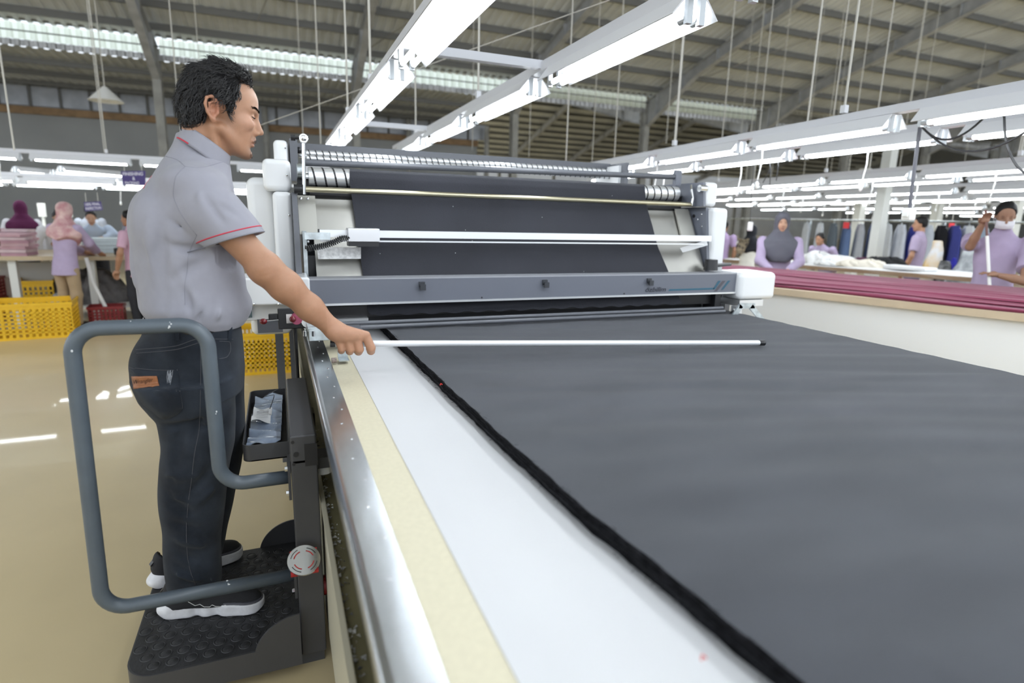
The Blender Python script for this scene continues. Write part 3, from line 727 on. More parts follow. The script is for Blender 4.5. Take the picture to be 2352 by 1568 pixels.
# coiled cord
ax = interp_pts([P3(803,546,2.65), P3(785,548,2.65), P3(768,556,2.65), P3(735,566,2.65), P3(702,571,2.65)], 320)
T = np.gradient(ax, axis=0); pts = []
for i, p in enumerate(ax):
    t = Vector(T[i]).normalized(); u = t.cross(Vector((0,1,0))).normalized(); v = t.cross(u); a_ = i*2*PI/14; rr = .0115*min(1, i/25)
    pts.append(Vector(p)+u*rr*math.cos(a_)+v*rr*math.sin(a_))
MB().tube(pts, .0028, 6).build('coiled_cord', M_blk, mc, 180)
mb = MB(); qa = [P3(728,568,2.76), P3(829,568,2.76), P3(829,594,2.745), P3(731,595,2.745)]
mb.quad(*qa).build('clear_label', mat('clear_label', (.72,.72,.72), .25, noise=.2, nscale=60), mc)
# front beam
MB().box(.112, 2.43, 2.60, 2.69, 1.058, 1.160).build('front_beam', M_panel, mc)
MB().box(.112, 2.43, 2.599, 2.70, 1.160, 1.166).build('beam_cover', mat('beam_lip', (.36,.37,.40), .4, .3), mc)
MB().box(.112, 2.45, 2.592, 2.605, 1.049, 1.058).build('beam_lip', M_alu, mc)
for px, py in ((969,655),(1251,650),(1490,646)):
    a = P3(px, py, 2.60); z = a.z
    mb = MB().box(a.x-.014, a.x+.012, 2.590, 2.599, z-.004, z+.017)
    mb.add([(a.x-.014,2.597,z-.004),(a.x+.012,2.597,z-.004),(a.x+.012,2.575,z-.016),(a.x-.014,2.575,z-.016),(a.x-.014,2.575,z+.007),(a.x+.012,2.575,z+.007),(a.x+.012,2.570,z+.007),(a.x-.014,2.570,z+.007),(a.x-.014,2.570,z-.02),(a.x+.012,2.570,z-.02)],
           [(0,1,2,3),(3,2,5,4),(4,5,6,7),(7,6,9,8),(8,9,1,0)])
    mb.build('cloth_hook', mat('hook_grey', (.035,.038,.045), .35), mc)
for px, py in ((1107,683),(1434,674)): MB().sphere(P3(px,py,2.598), .004, 4).build('bolt', M_blk, mc)
yy = 2.5985
def q_(px, py): return P3(px, py, yy)
text_quad('özbilim', q_(1481.5,670.6), q_(1529.5,669.2), q_(1530.5,658.6), q_(1483,660), italic=.25, bold=.03).build('machine_lettering', mat('logo_ink', (.03,.032,.045), .5), mc)
M_teal = mat('logo_teal', (.022,.10,.155), .5)
MB().quad(q_(1535,668), q_(1639,664.5), q_(1642,660.5), q_(1538,664)).quad(q_(1637,664.5), q_(1642,664.5), q_(1656,644.5), q_(1650,644.5)).build('logo_stripe', M_teal, mc)
MB().quad(q_(1656,666), q_(1661,665), q_(1678,644), q_(1672,644.3)).build('logo_stripe', M_teal, mc)
MB().quad(q_(1640,669), q_(1647,668.5), q_(1667,644.5), q_(1659,644.8)).build('logo_stripe', MATS['logo_ink'] if False else mat('logo_grey', (.075,.07,.085), .5), mc)
MB().rbox(-.175, .116, 2.565, 2.78, 1.062, 1.176, .010, 3).build('end_box', M_white, mc, 40)
MB().rbox(2.43, 2.70, 2.56, 2.80, 1.012, 1.170, .030, 5).build('end_box', M_white, mc, 40)
MB().box(2.445, 2.62, 2.57, 2.78, .975, 1.012).build('lower_cover', M_alu, mc)
for px in (583, 639): MB().sphere(P3(px, 698, 2.564), .005, 4).build('bolt', M_chr, mc)
MB().rbox(-.160, .10, 2.66, 2.85, .985, 1.062, .006).build('control_box', M_white, mc, 40)
kp = MB().box(-.155, -.118, 2.652, 2.66, 1.0, 1.058).build('control_pad', mat('pad_teal', (.13,.19,.21), .5), mc)
for j, (cz, mm) in enumerate(((1.050, M_blk), (1.031, M_blk), (1.011, mat('button_red', (.60,.04,.04), .4)))):
    MB().cyl((-.137,2.652,cz), (-.137,2.645,cz), .0075, 14).build('push_button', mm, kp, 40)
# black clutch plate, red knob, spool, disc
yy = 2.48
def bx(px0, py0, px1, py1, y0, y1, nm, mm, rr=.004):
    a = P3(px0, py0, y0); b = P3(px1, py1, y0); return MB().rbox(min(a.x,b.x), max(a.x,b.x), y0, y1, min(a.z,b.z), max(a.z,b.z), rr).build(nm, mm, mc, 40)
bx(637,709,742,752, 2.48, 2.50, 'clutch_plate', M_blk); bx(616,721,640,737, 2.485, 2.497, 'clutch_lever', M_blk, .005)
a = P3(605,738,2.47); MB().sphere(a, .0135, 7, (1.1,1,.9)).build('red_knob', mat('dark_red_plastic', (.14,.01,.015), .25), mc, 180)
MB().cyl(a, P3(640,735,2.47), .003, 6).build('knob_stem', M_chr, mc)
bx(657,722,672,742, 2.472, 2.479, 'paper_flag', M_pull, .001)
a = P3(681,731,2.46); MB().cyl((a.x,2.478,a.z), (a.x,2.44,a.z), .022, 18).build('red_spool', mat('spool_pink', (.35,.06,.12), .3), mc, 40)
a = P3(672,731,2.45); MB().sphere((a.x,2.43,a.z), .013, 7).build('red_knob', MATS['dark_red_plastic'], mc, 180)
a = P3(709,737,2.455); MB().cyl((a.x,2.478,a.z), (a.x,2.452,a.z), .0285, 28).build('grey_disc', M_alu, mc, 40); MB().cyl((a.x,2.451,a.z), (a.x,2.448,a.z), .004, 10).build('bolt', M_blk, mc)
# galvanised bracket over the rail
bx(709,757,758,781, 2.33, 2.36, 'rail_bracket', M_galv, .002); bx(706,752,766,760, 2.34, 2.44, 'rail_bracket', M_galv, .003)
for px in (700,720,752): MB().cyl(P3(px,760,2.325), P3(px,772,2.325), .006, 8).build('bolt', M_chr, mc)
a = P3(778,800,2.20); MB().box(a.x-.006, a.x+.030, 2.18, 2.186, .915, a.z+.06).box(a.x-.006, a.x+.030, 2.13, 2.186, .912, .916).build('guide_strap', M_galv, mc)
a = P3(768,820,2.13); MB().cyl((a.x-.010,2.14,.916), (a.x+.008,2.14,.916), .010, 12).build('small_roller', mat('worn_roller', (.25,.2,.18), .7, noise=.4, nscale=300), mc, 40)
MB().box(.10,.30,2.34,2.46,.955,.985).build('carriage_arm', M_dark, mc)
# press tubes
a = P3(840,744,2.56); b = P3(1662,715,2.56)
MB().cyl((.22,2.57,.972), (b.x,2.57,.972), .0095, 12).build('press_tube', M_dark, mc, 40)
MB().cyl((.22,2.53,.960), (b.x-.02,2.53,.960), .0095, 12).build('press_tube', M_dark, mc, 40)
MB().box(.18, 2.36, 2.655, 2.70, .985, 1.035).build('lower_bar', mat('lower_bar', (.028,.027,.028), .35, .5), mc)
MB().box(.19, .36, 2.62, 2.66, .972, .984).build('alu_strip', M_alu, mc)
MB().box(.30, 2.30, 2.72, 3.4, .952, 1.0).build('void_shade', M_blk, mc)  # black box painting the dark void between machine and table
MB().tube([P3(1663,722,2.57), P3(1676,722,2.55), P3(1688,712,2.52)], .010, 8).build('tube_joint', M_chr, mc)
y_ = 2.50
for q0, q1 in (((1684,728),(1702,701)), ((1697,702),(1733,702)), ((1724,703),(1768,756))):
    MB().beam(P3(*q0,y_), P3(*q1,y_), .030, .010, (0,1,0)).build('release_lever', M_galv, mc)
MB().box(P3(1690,715,2.52).x, P3(1704,715,2.52).x, 2.52, 2.56, .93, .985).build('lever_mount', M_alu, mc)
MB().cyl((2.33,2.70,1.03), (2.36,2.62,1.03), .008, 8).build('bolt', M_chr, mc)
MB().box(2.31,2.35,2.62,2.72,.95,1.05).build('end_block', M_blk, mc)
# carriage side under the left housings
MB().rbox(-.13, .04, 2.75, 3.1, .90, .985, .03, 4).build('motor_cover', M_pull, mc, 40)
MB().cyl((.045,2.50,.98), (.050,2.50,.55), .007, 8).build('feeler_rod', M_blk, mc)
MB().box(.02,.085,2.45,2.55,.53,.55).box(.05,.085,2.47,2.53,.60,.625).build('feeler_foot', M_dark, mc)
MB().box(-.10,.0,2.66,3.2,.93,.99).build('carriage_frame', M_dark, mc)
for x in (-.02, .05): MB().box(x-.02,x+.02,3.2,3.4,.1,.95).build('carriage_leg', M_dark, mc)
MB().cyl((-.02,3.3,.1),(.06,3.3,.1), .1, 18).build('carriage_wheel', M_blk, mc, 40)
MB().box(2.64,2.68,2.9,3.3,.1,1.0).build('carriage_leg', M_dark, mc)
MB().cyl((2.63,3.1,.1),(2.69,3.1,.1), .1, 18).build('carriage_wheel', M_blk, mc, 40)
# ------------------------------------------------------------------ cloth web hanging through the machine
M_web = mat('web_cloth', (.022,.023,.030), .72, noise=.12, nscale=3, bump=.25, bscale=300, spec=.25, sheen=.12)
prof = [(3.02,1.60),(3.012,zr+.02),(2.96,zr+.046),(2.925,zr+.032),(2.913,zr),(2.91,1.58),(2.905,1.53),(2.86,1.42),(2.80,1.30),(2.735,1.18),(2.69,1.10),(2.655,1.045),(2.645,1.015),(2.642,.992)]
LP = [(803,390),(803,388),(803,388),(803,392),(803,410),(804,435),(807,460),(815,510),(822,560),(833,635),(838,670),(842,700),(845,715),(850,728)]
RP = [(1480,424),(1480,424),(1480,424),(1480,428),(1481,440),(1482,450),(1484,475),(1497,530),(1510,575),(1531,632),(1543,660),(1553,690),(1560,698),(1565,706)]
PR = np.array(prof); SP = np.linspace(0, 1, 70); ss = np.linspace(0, 1, len(prof))
L_ = np.array([P3(*l, p[0]).x for l, p in zip(LP, prof)]); R_ = np.array([P3(*l, p[0]).x for l, p in zip(RP, prof)])
yy_ = np.interp(SP, ss, PR[:,0]); zz_ = np.interp(SP, ss, PR[:,1]); ll_ = np.interp(SP, ss, L_); rr_ = np.interp(SP, ss, R_)
def wf(u, v):
    i = v*(len(SP)-1); j = int(min(len(SP)-2, i)); t = i-j
    g = lambda A: A[j]*(1-t)+A[j+1]*t
    x = g(ll_)*(1-u)+g(rr_)*u; y = g(yy_); z = g(zz_); amp = max(0, min(1, (v-.3)*3))
    y -= amp*(.003*math.sin(x*6+v*9)+.0022*math.sin(x*13-v*7)+.002*math.sin(v*40+x*3)*math.exp(-((x-.9)/.7)**2))+.001
    z += .004*math.sin(x*55)*max(0, (v-.93)/.07)
    return (x, y-.003, z)
o = MB().grid(150, 90, wf).build('cloth_web', M_web, None, 180)
tag(o, 'near black cloth web hanging over the spiral roller and down the steel slide plate', 'cloth')
mb = MB()
for i in range(14):
    u, v = r_.random(), .35+.5*r_.random(); p = wf(u, v); mb.sphere((p[0], p[1]-.002, p[2]), .0012+.001*r_.random(), 3)
mb.build('lint_fleck', M_pull, o)
# ------------------------------------------------------------------ operator platform
M_pf = mat('platform_grey', (.050,.050,.053), .42, noise=.06, nscale=5)
M_rail2 = mat('handrail_grey', (.085,.105,.125), .35, noise=.05, nscale=20)
M_rub = mat('rubber_mat', (.022,.022,.024), .55, noise=.25, nscale=14, bump=.15, bscale=120)
pf = thing('operator_platform', (-.25, 2.0, 0), 'dark grey standing platform with bent tube handrail attached beside the cutting table', 'platform')
def rpoly(x0, x1, y0, y1, r, n=8, corners=(1,0,0,1)):
    out = []
    for (cx_, cy_, a0, on) in ((x0+r, y0+r, PI, corners[0]), (x1-r, y0+r, 1.5*PI, corners[1]), (x1-r, y1-r, 0, corners[2]), (x0+r, y1-r, .5*PI, corners[3])):
        if on: out += [(cx_+r*math.cos(a0+PI/2*i/n), cy_+r*math.sin(a0+PI/2*i/n)) for i in range(n+1)]
        else: out.append((x0 if a0 in (PI, .5*PI) else x1, y0 if a0 in (PI, 1.5*PI) else y1))
    return out
MB().prism(rpoly(-.480, 0, 1.695, 2.30, .085), 'z', .045, .127).build('deck', M_pf, pf, 30)
MB().prism(rpoly(-.475, -.001, 1.70, 2.295, .08), 'z', .127, .1295).build('rubber_mat', M_rub, pf, 30)
# raised coin rings of the mat
pr_ = [(0,.0015),(.0135,.0015),(.0145,.0006),(.0155,.0006),(.0165,.0022),(.0178,.0022),(.019,0)]
mb = MB(); n = 18
for r, z in pr_: mb.v += [(r*math.cos(2*PI*k/n), r*math.sin(2*PI*k/n), z) for k in range(n)]
for i in range(len(pr_)-1):
    for k in range(n): a = i*n+k; b = i*n+(k+1)%n; mb.f.append((a, b, b+n, a+n))
sm = mb.mesh('mat_stud', M_rub, 180); sm.name = 'mat_stud'
j = 0; y = 1.735
while y < 2.28:
    x = -.455+(.0245 if j % 2 else 0)
    while x < -.015:
        if math.hypot(min(0, x+.407), min(0, y-1.78)) < .062:
            o = bpy.data.objects.new('mat_stud', sm); COL.objects.link(o); o.location = (x+.25, y-2.0, .1293); o.parent = pf
        x += .049
    y += .0425; j += 1
def gusset(y):
    pts = [(0,.10)]+[(-.0+.135*math.cos(a), .10+.125*math.sin(a)) for a in [PI-PI/2*i/14 for i in range(15)]]
    MB().prism(pts, 'y', y-.003, y+.003).build('gusset', M_pf, pf)
gusset(1.697); gusset(2.302)
MB().rbox(0, .076, 1.73, 1.86, .045, .72, .006, 2).build('column', M_pf, pf, 40)
MB().rbox(0, .076, 2.24, 2.38, .045, .72, .006, 2).build('column', M_pf, pf, 40)
MB().rbox(0, .076, 1.73, 2.385, .70, .795, .007, 3).build('column_head', M_pf, pf, 40)
MB().box(.040, .0765, 1.7285, 1.80, .695, .765).build('column_slot', M_blk, pf)
for px, py, r in ((672,1016,.005),(680,1044,.008),(675,1066,.005)):
    a = at(px, py, y=1.729); MB().cyl((a.x,1.7285,a.z), (a.x,1.735,a.z), r, 14).build('bolt_hole', M_blk, pf)
# handrail
def fillet(pts, r, n=8):
    P = [Vector(p) for p in pts]; out = [P[0]]
    for i in range(1, len(P)-1):
        a = (P[i-1]-P[i]).normalized(); b = (P[i+1]-P[i]).normalized(); an = a.angle(b); t = r/math.tan(an/2)
        p0 = P[i]+a*t; p1 = P[i]+b*t; c = P[i]+(a+b).normalized()*(r/math.sin(an/2))
        for k in range(n+1):
            q = p0.lerp(p1, k/n); out.append(c+(q-c).normalized()*r)
    return out+[P[-1]]
yr = 1.80
hp = [at(*q, y=yr) for q in ((652,1096),(507,1110),(474,748),(160,752),(236,1400),(668,1320))]
hp[0].x = -.010; hp[5].x = -.010
hp[1].z = hp[0].z; hp[4].z = hp[5].z; z_ = (hp[2].z+hp[3].z)/2; hp[2].z = hp[3].z = z_
MB().tube(fillet(hp, .068, 9), .0205, 18).build('handrail', M_rail2, pf, 180)
for q in (hp[0], hp[5]):
    MB().box(-.010, -.002, yr-.05, yr+.05, q.z-.055, q.z+.055).build('rail_flange', M_pf, pf)
    for dz in (-.04, .04): MB().cyl((-.018,yr-.03,q.z+dz), (-.008,yr-.03,q.z+dz), .008, 6).build('bolt', M_chr, pf)
HB_ = bvh_of([o for o in pf.children if o.name.startswith('handrail')][0]); mb = MB()
for i, (px, py) in enumerate(((390,740),(393,744),(389,750),(387,753),(497,945),(496,950),(521,1326),(522,1334),(524,1340),(519,1331),(500,799),(232,733),(165,806),(528,1075),(545,1090),(300,738))):
    q = hit(HB_, px, py, .0002); s_ = .0012+.0016*((i*7)%5)/5; mb.sphere(q, s_, 3, (1.2,.4,1.5))
mb.build('paint_chip', mat('bare_metal', (.62,.64,.66), .5), pf)['kind'] = 'stuff'
# tray with a plastic bag
tr = thing('parts_tray', (-.075, 2.24, .645), 'narrow black tray hanging on the platform column, holding a clear bag', 'tray')
mb = MB(); mb.prism(rpoly(-.142,-.002,1.925,2.56,.025,5), 'z', .650, .654)
ou = rpoly(-.142,-.002,1.925,2.56,.025,5); inn = rpoly(-.138,-.006,1.929,2.556,.022,5); n = len(ou)
mb.add([(p[0],p[1],.650) for p in ou]+[(p[0],p[1],.705) for p in ou]+[(p[0],p[1],.705) for p in inn]+[(p[0],p[1],.652) for p in inn],
       [(i+a*n, (i+1)%n+a*n, (i+1)%n+(a+1)*n, i+(a+1)*n) for a in range(3) for i in range(n)])
mb.build('tray_shell', M_pf, tr, 30)
MB().prism(rpoly(-.1375,-.0065,1.930,2.555,.022,5), 'z', .6545, .656).build('tray_lining', M_blk, tr)
def bagf(u, v):
    x = -.132+.105*u+.012*v; y = 1.945+.56*v; return (x, y, .690+.010*math.sin(u*5+v*9)*math.sin(v*21+u*3)+.006*math.sin(v*47+u*8)+.012*u)
mbag = mat('clear_bag', (.30,.36,.46), .12, spec=.9, noise=.25, nscale=12)
tag(MB().grid(16, 60, bagf).build('plastic_bag', mbag, None, 180), 'crumpled clear plastic bag lying lengthwise in the black tray', 'bag')
pp = MB().grid(8, 14, lambda u, v: (-.122+.062*u+.006*v, 2.13+.15*v, .708+.006*math.sin(v*9+u*5)+.012*(1-u))).build('paper_tag', mat('tag_paper', (.70,.71,.72), .6), None, 180)
tag(pp, 'small creased white printed slip on the plastic bag in the tray', 'paper')
mb = MB()
for i in range(8): mb.quad((-.105,2.150+i*.014,.7225+.002*math.sin(i)), (-.066,2.150+i*.014,.7185+.002*math.sin(i)), (-.066,2.153+i*.014,.7185), (-.105,2.153+i*.014,.7225))
mb.build('printed_rows', mat('print_grey', (.35,.35,.37), .6), pp)
MB().tube(interp_pts([(-.06,2.2,.735),(-.045,2.32,.75),(-.08,2.36,.735),(-.02,2.38,.76)], 20), .0015, 5).build('tag_string', M_blk, pp)
# chrome disc on red block
a = at(698,1286,y=1.672)
dc = thing('reflector_disc', (a.x,1.68,a.z), 'round chrome slotted disc on a red base fixed to the platform column', 'disc')
nrm = Vector((.05,-.55,.83)).normalized(); c = Vector(a)
def dring(r0, r1, a0, a1, lift, mm, nm, n=30):
    u = nrm.orthogonal().normalized(); u = (Vector((1,0,0))-nrm*nrm.x).normalized(); v = nrm.cross(u); mb = MB()
    mb.grid(n, 1, lambda s, t: c+nrm*lift+(u*math.cos(a0+(a1-a0)*s)+v*math.sin(a0+(a1-a0)*s))*(r0+(r1-r0)*t)); return mb.build(nm, mm, dc)
MB().cyl(c-nrm*.004, c+nrm*.002, .047, 40).build('disc_plate', M_chr, dc, 40)
mr_ = mat('red_paint', (.45,.02,.02), .4)
for k in range(4):
    dring(.027, .030, k*PI/2+.35, (k+1)*PI/2-.25, .0026, mr_, 'slot'); dring(.0365, .0385, k*PI/2+.45, (k+1)*PI/2-.25, .0026, M_blk, 'slot')
MB().beam(c-nrm*.012-Vector((.038,0,0)), c-nrm*.012+Vector((.040,0,0)), .075, .012, nrm).build('red_base', mr_, dc)
MB().box(.072,.115,1.79,1.87,.655,.69).build('roller_arm', M_pf, pf)
MB().cyl((.098,1.83,.625), (.098,1.83,.652), .024, 18).build('white_roller', M_pull, pf, 40)
a = at(757,1340,y=1.80); MB().cyl((.078,1.80,a.z), (.105,1.80,a.z), .032, 20).build('red_wheel', mr_, pf, 40)
a = at(727,960,y=2.15); MB().rbox(.076,.092,2.12,2.20,a.z-.03,a.z+.03,.008).build('side_latch', M_blk, pf, 40)
for x, y in ((-.42,1.80),(-.42,2.2),(-.06,1.80),(-.06,2.2)): MB().cyl((x-.015,y,.024),(x+.015,y,.024), .0235, 14).build('castor', M_blk, pf, 40)
MB().box(.0,.07,1.75,2.36,.0,.046).build('foot_rail', M_pf, pf)
# ------------------------------------------------------------------ the operator
M_skin = attrmat('skin', .48, bump=.12, bscale=350, spec=.4, sss=.12, noise=.05, nscale=60)
M_hair = mat('black_hair', (.009,.0085,.009), .75, spec=.15)
M_shirt = mat('grey_shirt', (.30,.297,.338), .8, noise=.02, nscale=40, bump=.10, bscale=900, spec=.2, sheen=.15)
M_red = mat('red_piping', (.55,.02,.05), .6)
M_seam = mat('shirt_seam', (.24,.24,.275), .8)
man = thing('person', (-.25, 2.05, .13), 'man in light grey work shirt and dark jeans standing on the platform holding the pole', 'person')
TH = math.radians(14); yw = TH
hc_ = np.array([-.154, 2.03, 1.722])          # between the ears
hy, hpch = math.radians(11), math.radians(-8)
fw = np.array([math.cos(hy)*math.cos(hpch), math.sin(hy)*math.cos(hpch), math.sin(hpch)])
lf = np.array([-math.sin(hy), math.cos(hy), 0]); uf = np.cross(fw, lf); HR = np.array([fw, lf, uf])
def H(u, v, w_): return hc_+fw*u+lf*v+uf*w_
def tolocal(V): return (V-hc_)@HR.T
wrist = np.array(at(762,752,y=1.93)); elbow = np.array(at(611,617,y=1.875)); shr = np.array([-.205, 1.885, 1.475])
def head(S, ears=True, k=.012):
    S.ell(H(.008,0,.052), (.097,.074,.086), HR, 0)
    S.ell(H(.052,0,-.012), (.060,.060,.078), HR, .02)
    S.ell(H(.070,0,.050), (.045,.055,.050), HR, .02)
    S.ell(H(.060,0,-.060), (.046,.046,.048), HR, .015)
    for s in (-1, 1):
        S.cap(H(.012,s*.058,-.045), H(.078,s*.022,-.092), .014, .014, .018)
        S.ell(H(.078,s*.043,-.012), (.026,.016,.018), HR, .014)
        S.cap(H(.108,s*.008,.028), H(.088,s*.045,.030), .009, .008, .014)
    S.ell(H(.093,0,-.098), (.019,.022,.016), HR, .014)
    S.cap(H(.108,0,.024), H(.124,0,-.020), .0075, .0115, .010); S.ell(H(.127,0,-.024), (.012,.010,.009), HR, .006)
    for s in (-1, 1):
        S.ell(H(.113,s*.012,-.031), (.012,.007,.008), HR, .005)
        S.ell(H(.104,s*.031,.008), (.014,.015,.012), HR, .012, 's')
        S.ell(H(.090,s*.031,.010), (.0145,.0145,.0135), HR, .004)
        S.fold(H(.104,s*.020,.008), H(.096,s*.044,.008), .0025, -.003)
        S.fold(H(.104,s*.018,-.036), H(.094,s*.030,-.062), .005, -.002)
    S.cap(H(.110,-.010,-.050), H(.110,.010,-.050), .0075, .0075, .008)
    S.ell(H(.1085,0,-.0575), (.0105,.024,.0055), HR, .004); S.ell(H(.1045,0,-.069), (.011,.020,.0065), HR, .004)
    S.fold(H(.117,-.018,-.0635), H(.117,.018,-.0635), .0025, -.003); S.fold(H(.108,-.015,-.080), H(.108,.015,-.080), .006, -.003)
    if ears:
        for s in (-1, 1):
            E_ = lambda u, w_, o=0: H(-.013+u-.12*w_, s*(.075+o+.12*max(0,-u)*2), -.001+w_)
            S.ell(E_(.002,0), (.014,.009,.026), HR, .005)
            pts = [E_(.014,.006,.004), E_(.012,.024,.008), E_(-.002,.034,.011), E_(-.016,.026,.013), E_(-.021,.008,.014), E_(-.016,-.012,.012), E_(-.006,-.026,.009)]
            S.chain(pts, [.0036,.0042,.0044,.0044,.0042,.004,.0045], .003)
            S.ell(E_(-.001,-.028,.006), (.008,.005,.009), HR, .004)
            S.chain([E_(.004,.022,.008), E_(-.010,.014,.009), E_(-.011,-.006,.009), E_(-.003,-.016,.008)], [.003]*4, .003)
            S.ell(E_(.002,-.001,.012), (.0095,.013,.016), HR, .003, 's')
            S.ell(E_(.013,-.006,.004), (.004,.004,.006), HR, .004)
    # neck
    S.cap(H(-.030,0,-.035), (-.205, 2.035, 1.54), .054, .056, .02)
    S.cap(H(.012,-.0,-.075), (-.178, 2.035, 1.56), .036, .040, .02)
    for s in (-1, 1): S.cap(H(-.012,s*.052,-.045), (-.150, 2.03+s*.03, 1.56), .012, .012, .014)
S = SDF((-.46,1.80,.95), (.31,2.30,1.90), .0034)
head(S)
S.ell((-.225,2.04,1.40), (.11,.17,.16), None, .03)
# right arm
S.cap(shr, elbow, .050, .041, .03); S.ell(elbow+np.array([-.005,.004,.0]), (.043,.040,.043), None, .02)
ad = (wrist-elbow); ad /= np.linalg.norm(ad); q1 = elbow+(wrist-elbow)*.28; q2 = elbow+(wrist-elbow)*.65
S.chain([elbow, q1, q2, wrist], [.041,.044,.037,.0285], .03)
up_ = np.cross(ad, [0,1,0]); up_ = up_ if up_[2] > 0 else -up_
# hand: pole axis
PA = np.array([.155,1.957,1.018]); PB = np.array(at(1755,787,z=.962)); pd = (PB-PA)/np.linalg.norm(PB-PA)
kx = [(.177,'p'),(.204,'r'),(.232,'m'),(.264,'i')]
def PX(x): return PA+pd*((x-PA[0])/pd[0])
rp = .0095
kn = {}
off_k = {'p':(-.021,.017),'r':(-.025,.023),'m':(-.026,.028),'i':(-.022,.033)}
ws = wrist+np.array([.012,-.004,-.012])
for (x, n_), ln in zip(kx, (.88,.97,1.0,.98)):
    c = PX(x); o1, o2 = off_k[n_]; r = {'p':.0116,'r':.0132,'m':.0138,'i':.0138}[n_]
    mcp = c+np.array([-.008 if n_ != 'i' else -.010, o1-.002, o2]); kn[n_] = mcp
    pip = c+np.array([.0, -.026*ln, -.014*ln]); dip = c+np.array([.0,-.004,-.0265*ln]); tip = c+np.array([0,.015,-.018])
    if n_ == 'i': pip = c+np.array([.006,-.026,-.010]); dip = c+np.array([.008,-.008,-.0245]); tip = c+np.array([.006,.012,-.020])
    S.cap(ws, mcp, .028 if n_ in 'pi' else .027, .0155, .012)
    S.chain([mcp, pip, dip, tip], [.0150, r+.0012, r, r-.0014], .0018)
    S.ell(mcp+np.array([0,-.004,.004]), (.012,.012,.010), None, .004)
S.cap(wrist, ws, .029, .028, .012)
# thumb leaves the side of the palm and lies along the far side of the pole
th0 = wrist+np.array([.035,.018,-.008]); th1 = PX(.222)+np.array([0,.026,.014]); th2 = PX(.252)+np.array([0,.019,.006]); th3 = PX(.270)+np.array([0,.011,.006])
S.chain([th0, th1, th2, th3], [.017,.0135,.0115,.0085], .008)
S.fold(ws+np.array([.01,-.02,.0]), kn['m']+np.array([-.01,-.012,0]), .004, .0012); S.fold(ws+np.array([.0,-.02,.006]), kn['r']+np.array([-.02,-.012,0]), .003, .001)
for dz in (0, .012): S.fold(elbow+np.array([.030,-.045,.01-dz]), elbow+np.array([-.030,-.045,-.015-dz]), .005, -.0025)
# left arm, mostly hidden: hangs to the hip
S.chain([(-.235,2.215,1.46), (-.27,2.265,1.20), (-.27,2.285,1.00)], [.048,.040,.028], .02)
for i_, dy in enumerate((-.030,-.011,.009,.028)): S.chain([(-.27+dy*.8,2.285,.97), (-.268+dy,2.28,.91), (-.262+dy,2.262,.87)], [.012,.009,.007], .004)
S.chain([(-.27,2.285,1.0),(-.27,2.285,.95)], [.028,.030], .01)
S.cap((-.245,2.27,.98), (-.225,2.25,.92), .012, .009, .006)
def skincol(V):
    L = tolocal(V); c = np.tile(np.array([.375,.195,.115]), (len(V), 1))
    def blend(cen, rad, col, s=1.):
        d = np.sqrt((((L-np.array(cen))/np.array(rad))**2).sum(1)); t = np.clip(1.3-d, 0, 1)[:,None]*s; return c*(1-t)+np.array(col)*t
    hd = L[:,2] > -.2
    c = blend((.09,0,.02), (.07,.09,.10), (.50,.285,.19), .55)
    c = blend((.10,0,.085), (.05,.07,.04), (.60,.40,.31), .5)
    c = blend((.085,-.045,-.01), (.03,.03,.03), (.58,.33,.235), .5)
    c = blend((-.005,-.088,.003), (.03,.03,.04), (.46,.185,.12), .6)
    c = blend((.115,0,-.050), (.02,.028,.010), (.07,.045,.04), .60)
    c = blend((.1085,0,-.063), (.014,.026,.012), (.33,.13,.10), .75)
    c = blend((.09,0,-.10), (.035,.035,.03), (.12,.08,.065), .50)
    c = blend((.03,-.065,-.02), (.02,.03,.035), (.22,.13,.09), .25)
    arm = V[:,0] > .13
    c[arm] = c[arm]*.5+np.array([.44,.235,.150])*.5
    return c
body = S.build('body', M_skin, man, skincol)
BB = bvh_of(body)
# pole
o = MB().cyl(PA, PA+(PB-PA)*.985, .0105, 20).build('smoothing_pole', mat('satin_pole', (.74,.75,.77), .5, .35), None, 40)
tag(o, 'long slim silver pole held in the man\'s right hand above the dark cloth', 'pole')
MB().cyl(PA+(PB-PA)*.985, PB, .0118, 18).cyl(PA-pd*.012, PA+pd*.004, .0118, 18).build('rubber_cap', M_blk, o, 40)
# hair
def poly_sdf(px_, X, Y):
    n = len(px_); d = None; inside = None
    for i in range(n):
        ax_, ay = px_[i]; bx_, by = px_[(i+1)%n]; ex_, ey = bx_-ax_, by-ay
        t = np.clip(((X-ax_)*ex_+(Y-ay)*ey)/(ex_*ex_+ey*ey), 0, 1); q = (X-ax_-t*ex_)**2+(Y-ay-t*ey)**2
        d = q if d is None else np.minimum(d, q)
        c1 = ((ay > Y) != (by > Y)) & (X < (bx_-ax_)*(Y-ay)/((by-ay) if by != ay else 1e-9)+ax_)
        inside = c1 if inside is None else inside ^ c1
    return np.where(inside, -1, 1)*np.sqrt(d)
HL = [(.105,.112),(.088,.100),(.053,.104),(.050,.074),(.058,.056),(.047,.046),(.045,.028),(.040,.000),(.030,.004),(.020,.022),(.006,.034),(-.012,.036),(-.028,.020),(-.030,-.015),(-.034,-.036),(-.042,-.052),(-.085,-.070),(-.16,-.04),(-.16,.20),(.14,.20)]
S2 = SDF((-.34,1.87,1.58), (.02,2.19,1.93), .0032)
S2.ell(H(.008,0,.054), (.099,.085,.093), HR, 0); S2.ell(H(-.032,0,.005), (.060,.072,.070), HR, .02); S2.ell(H(.035,0,.098), (.062,.064,.044), HR, .02); S2.ell(H(-.056,0,-.038), (.026,.05,.030), HR, .015)
S2.wob(.006, 85, 3); S2.wob(.002, 210, 5)
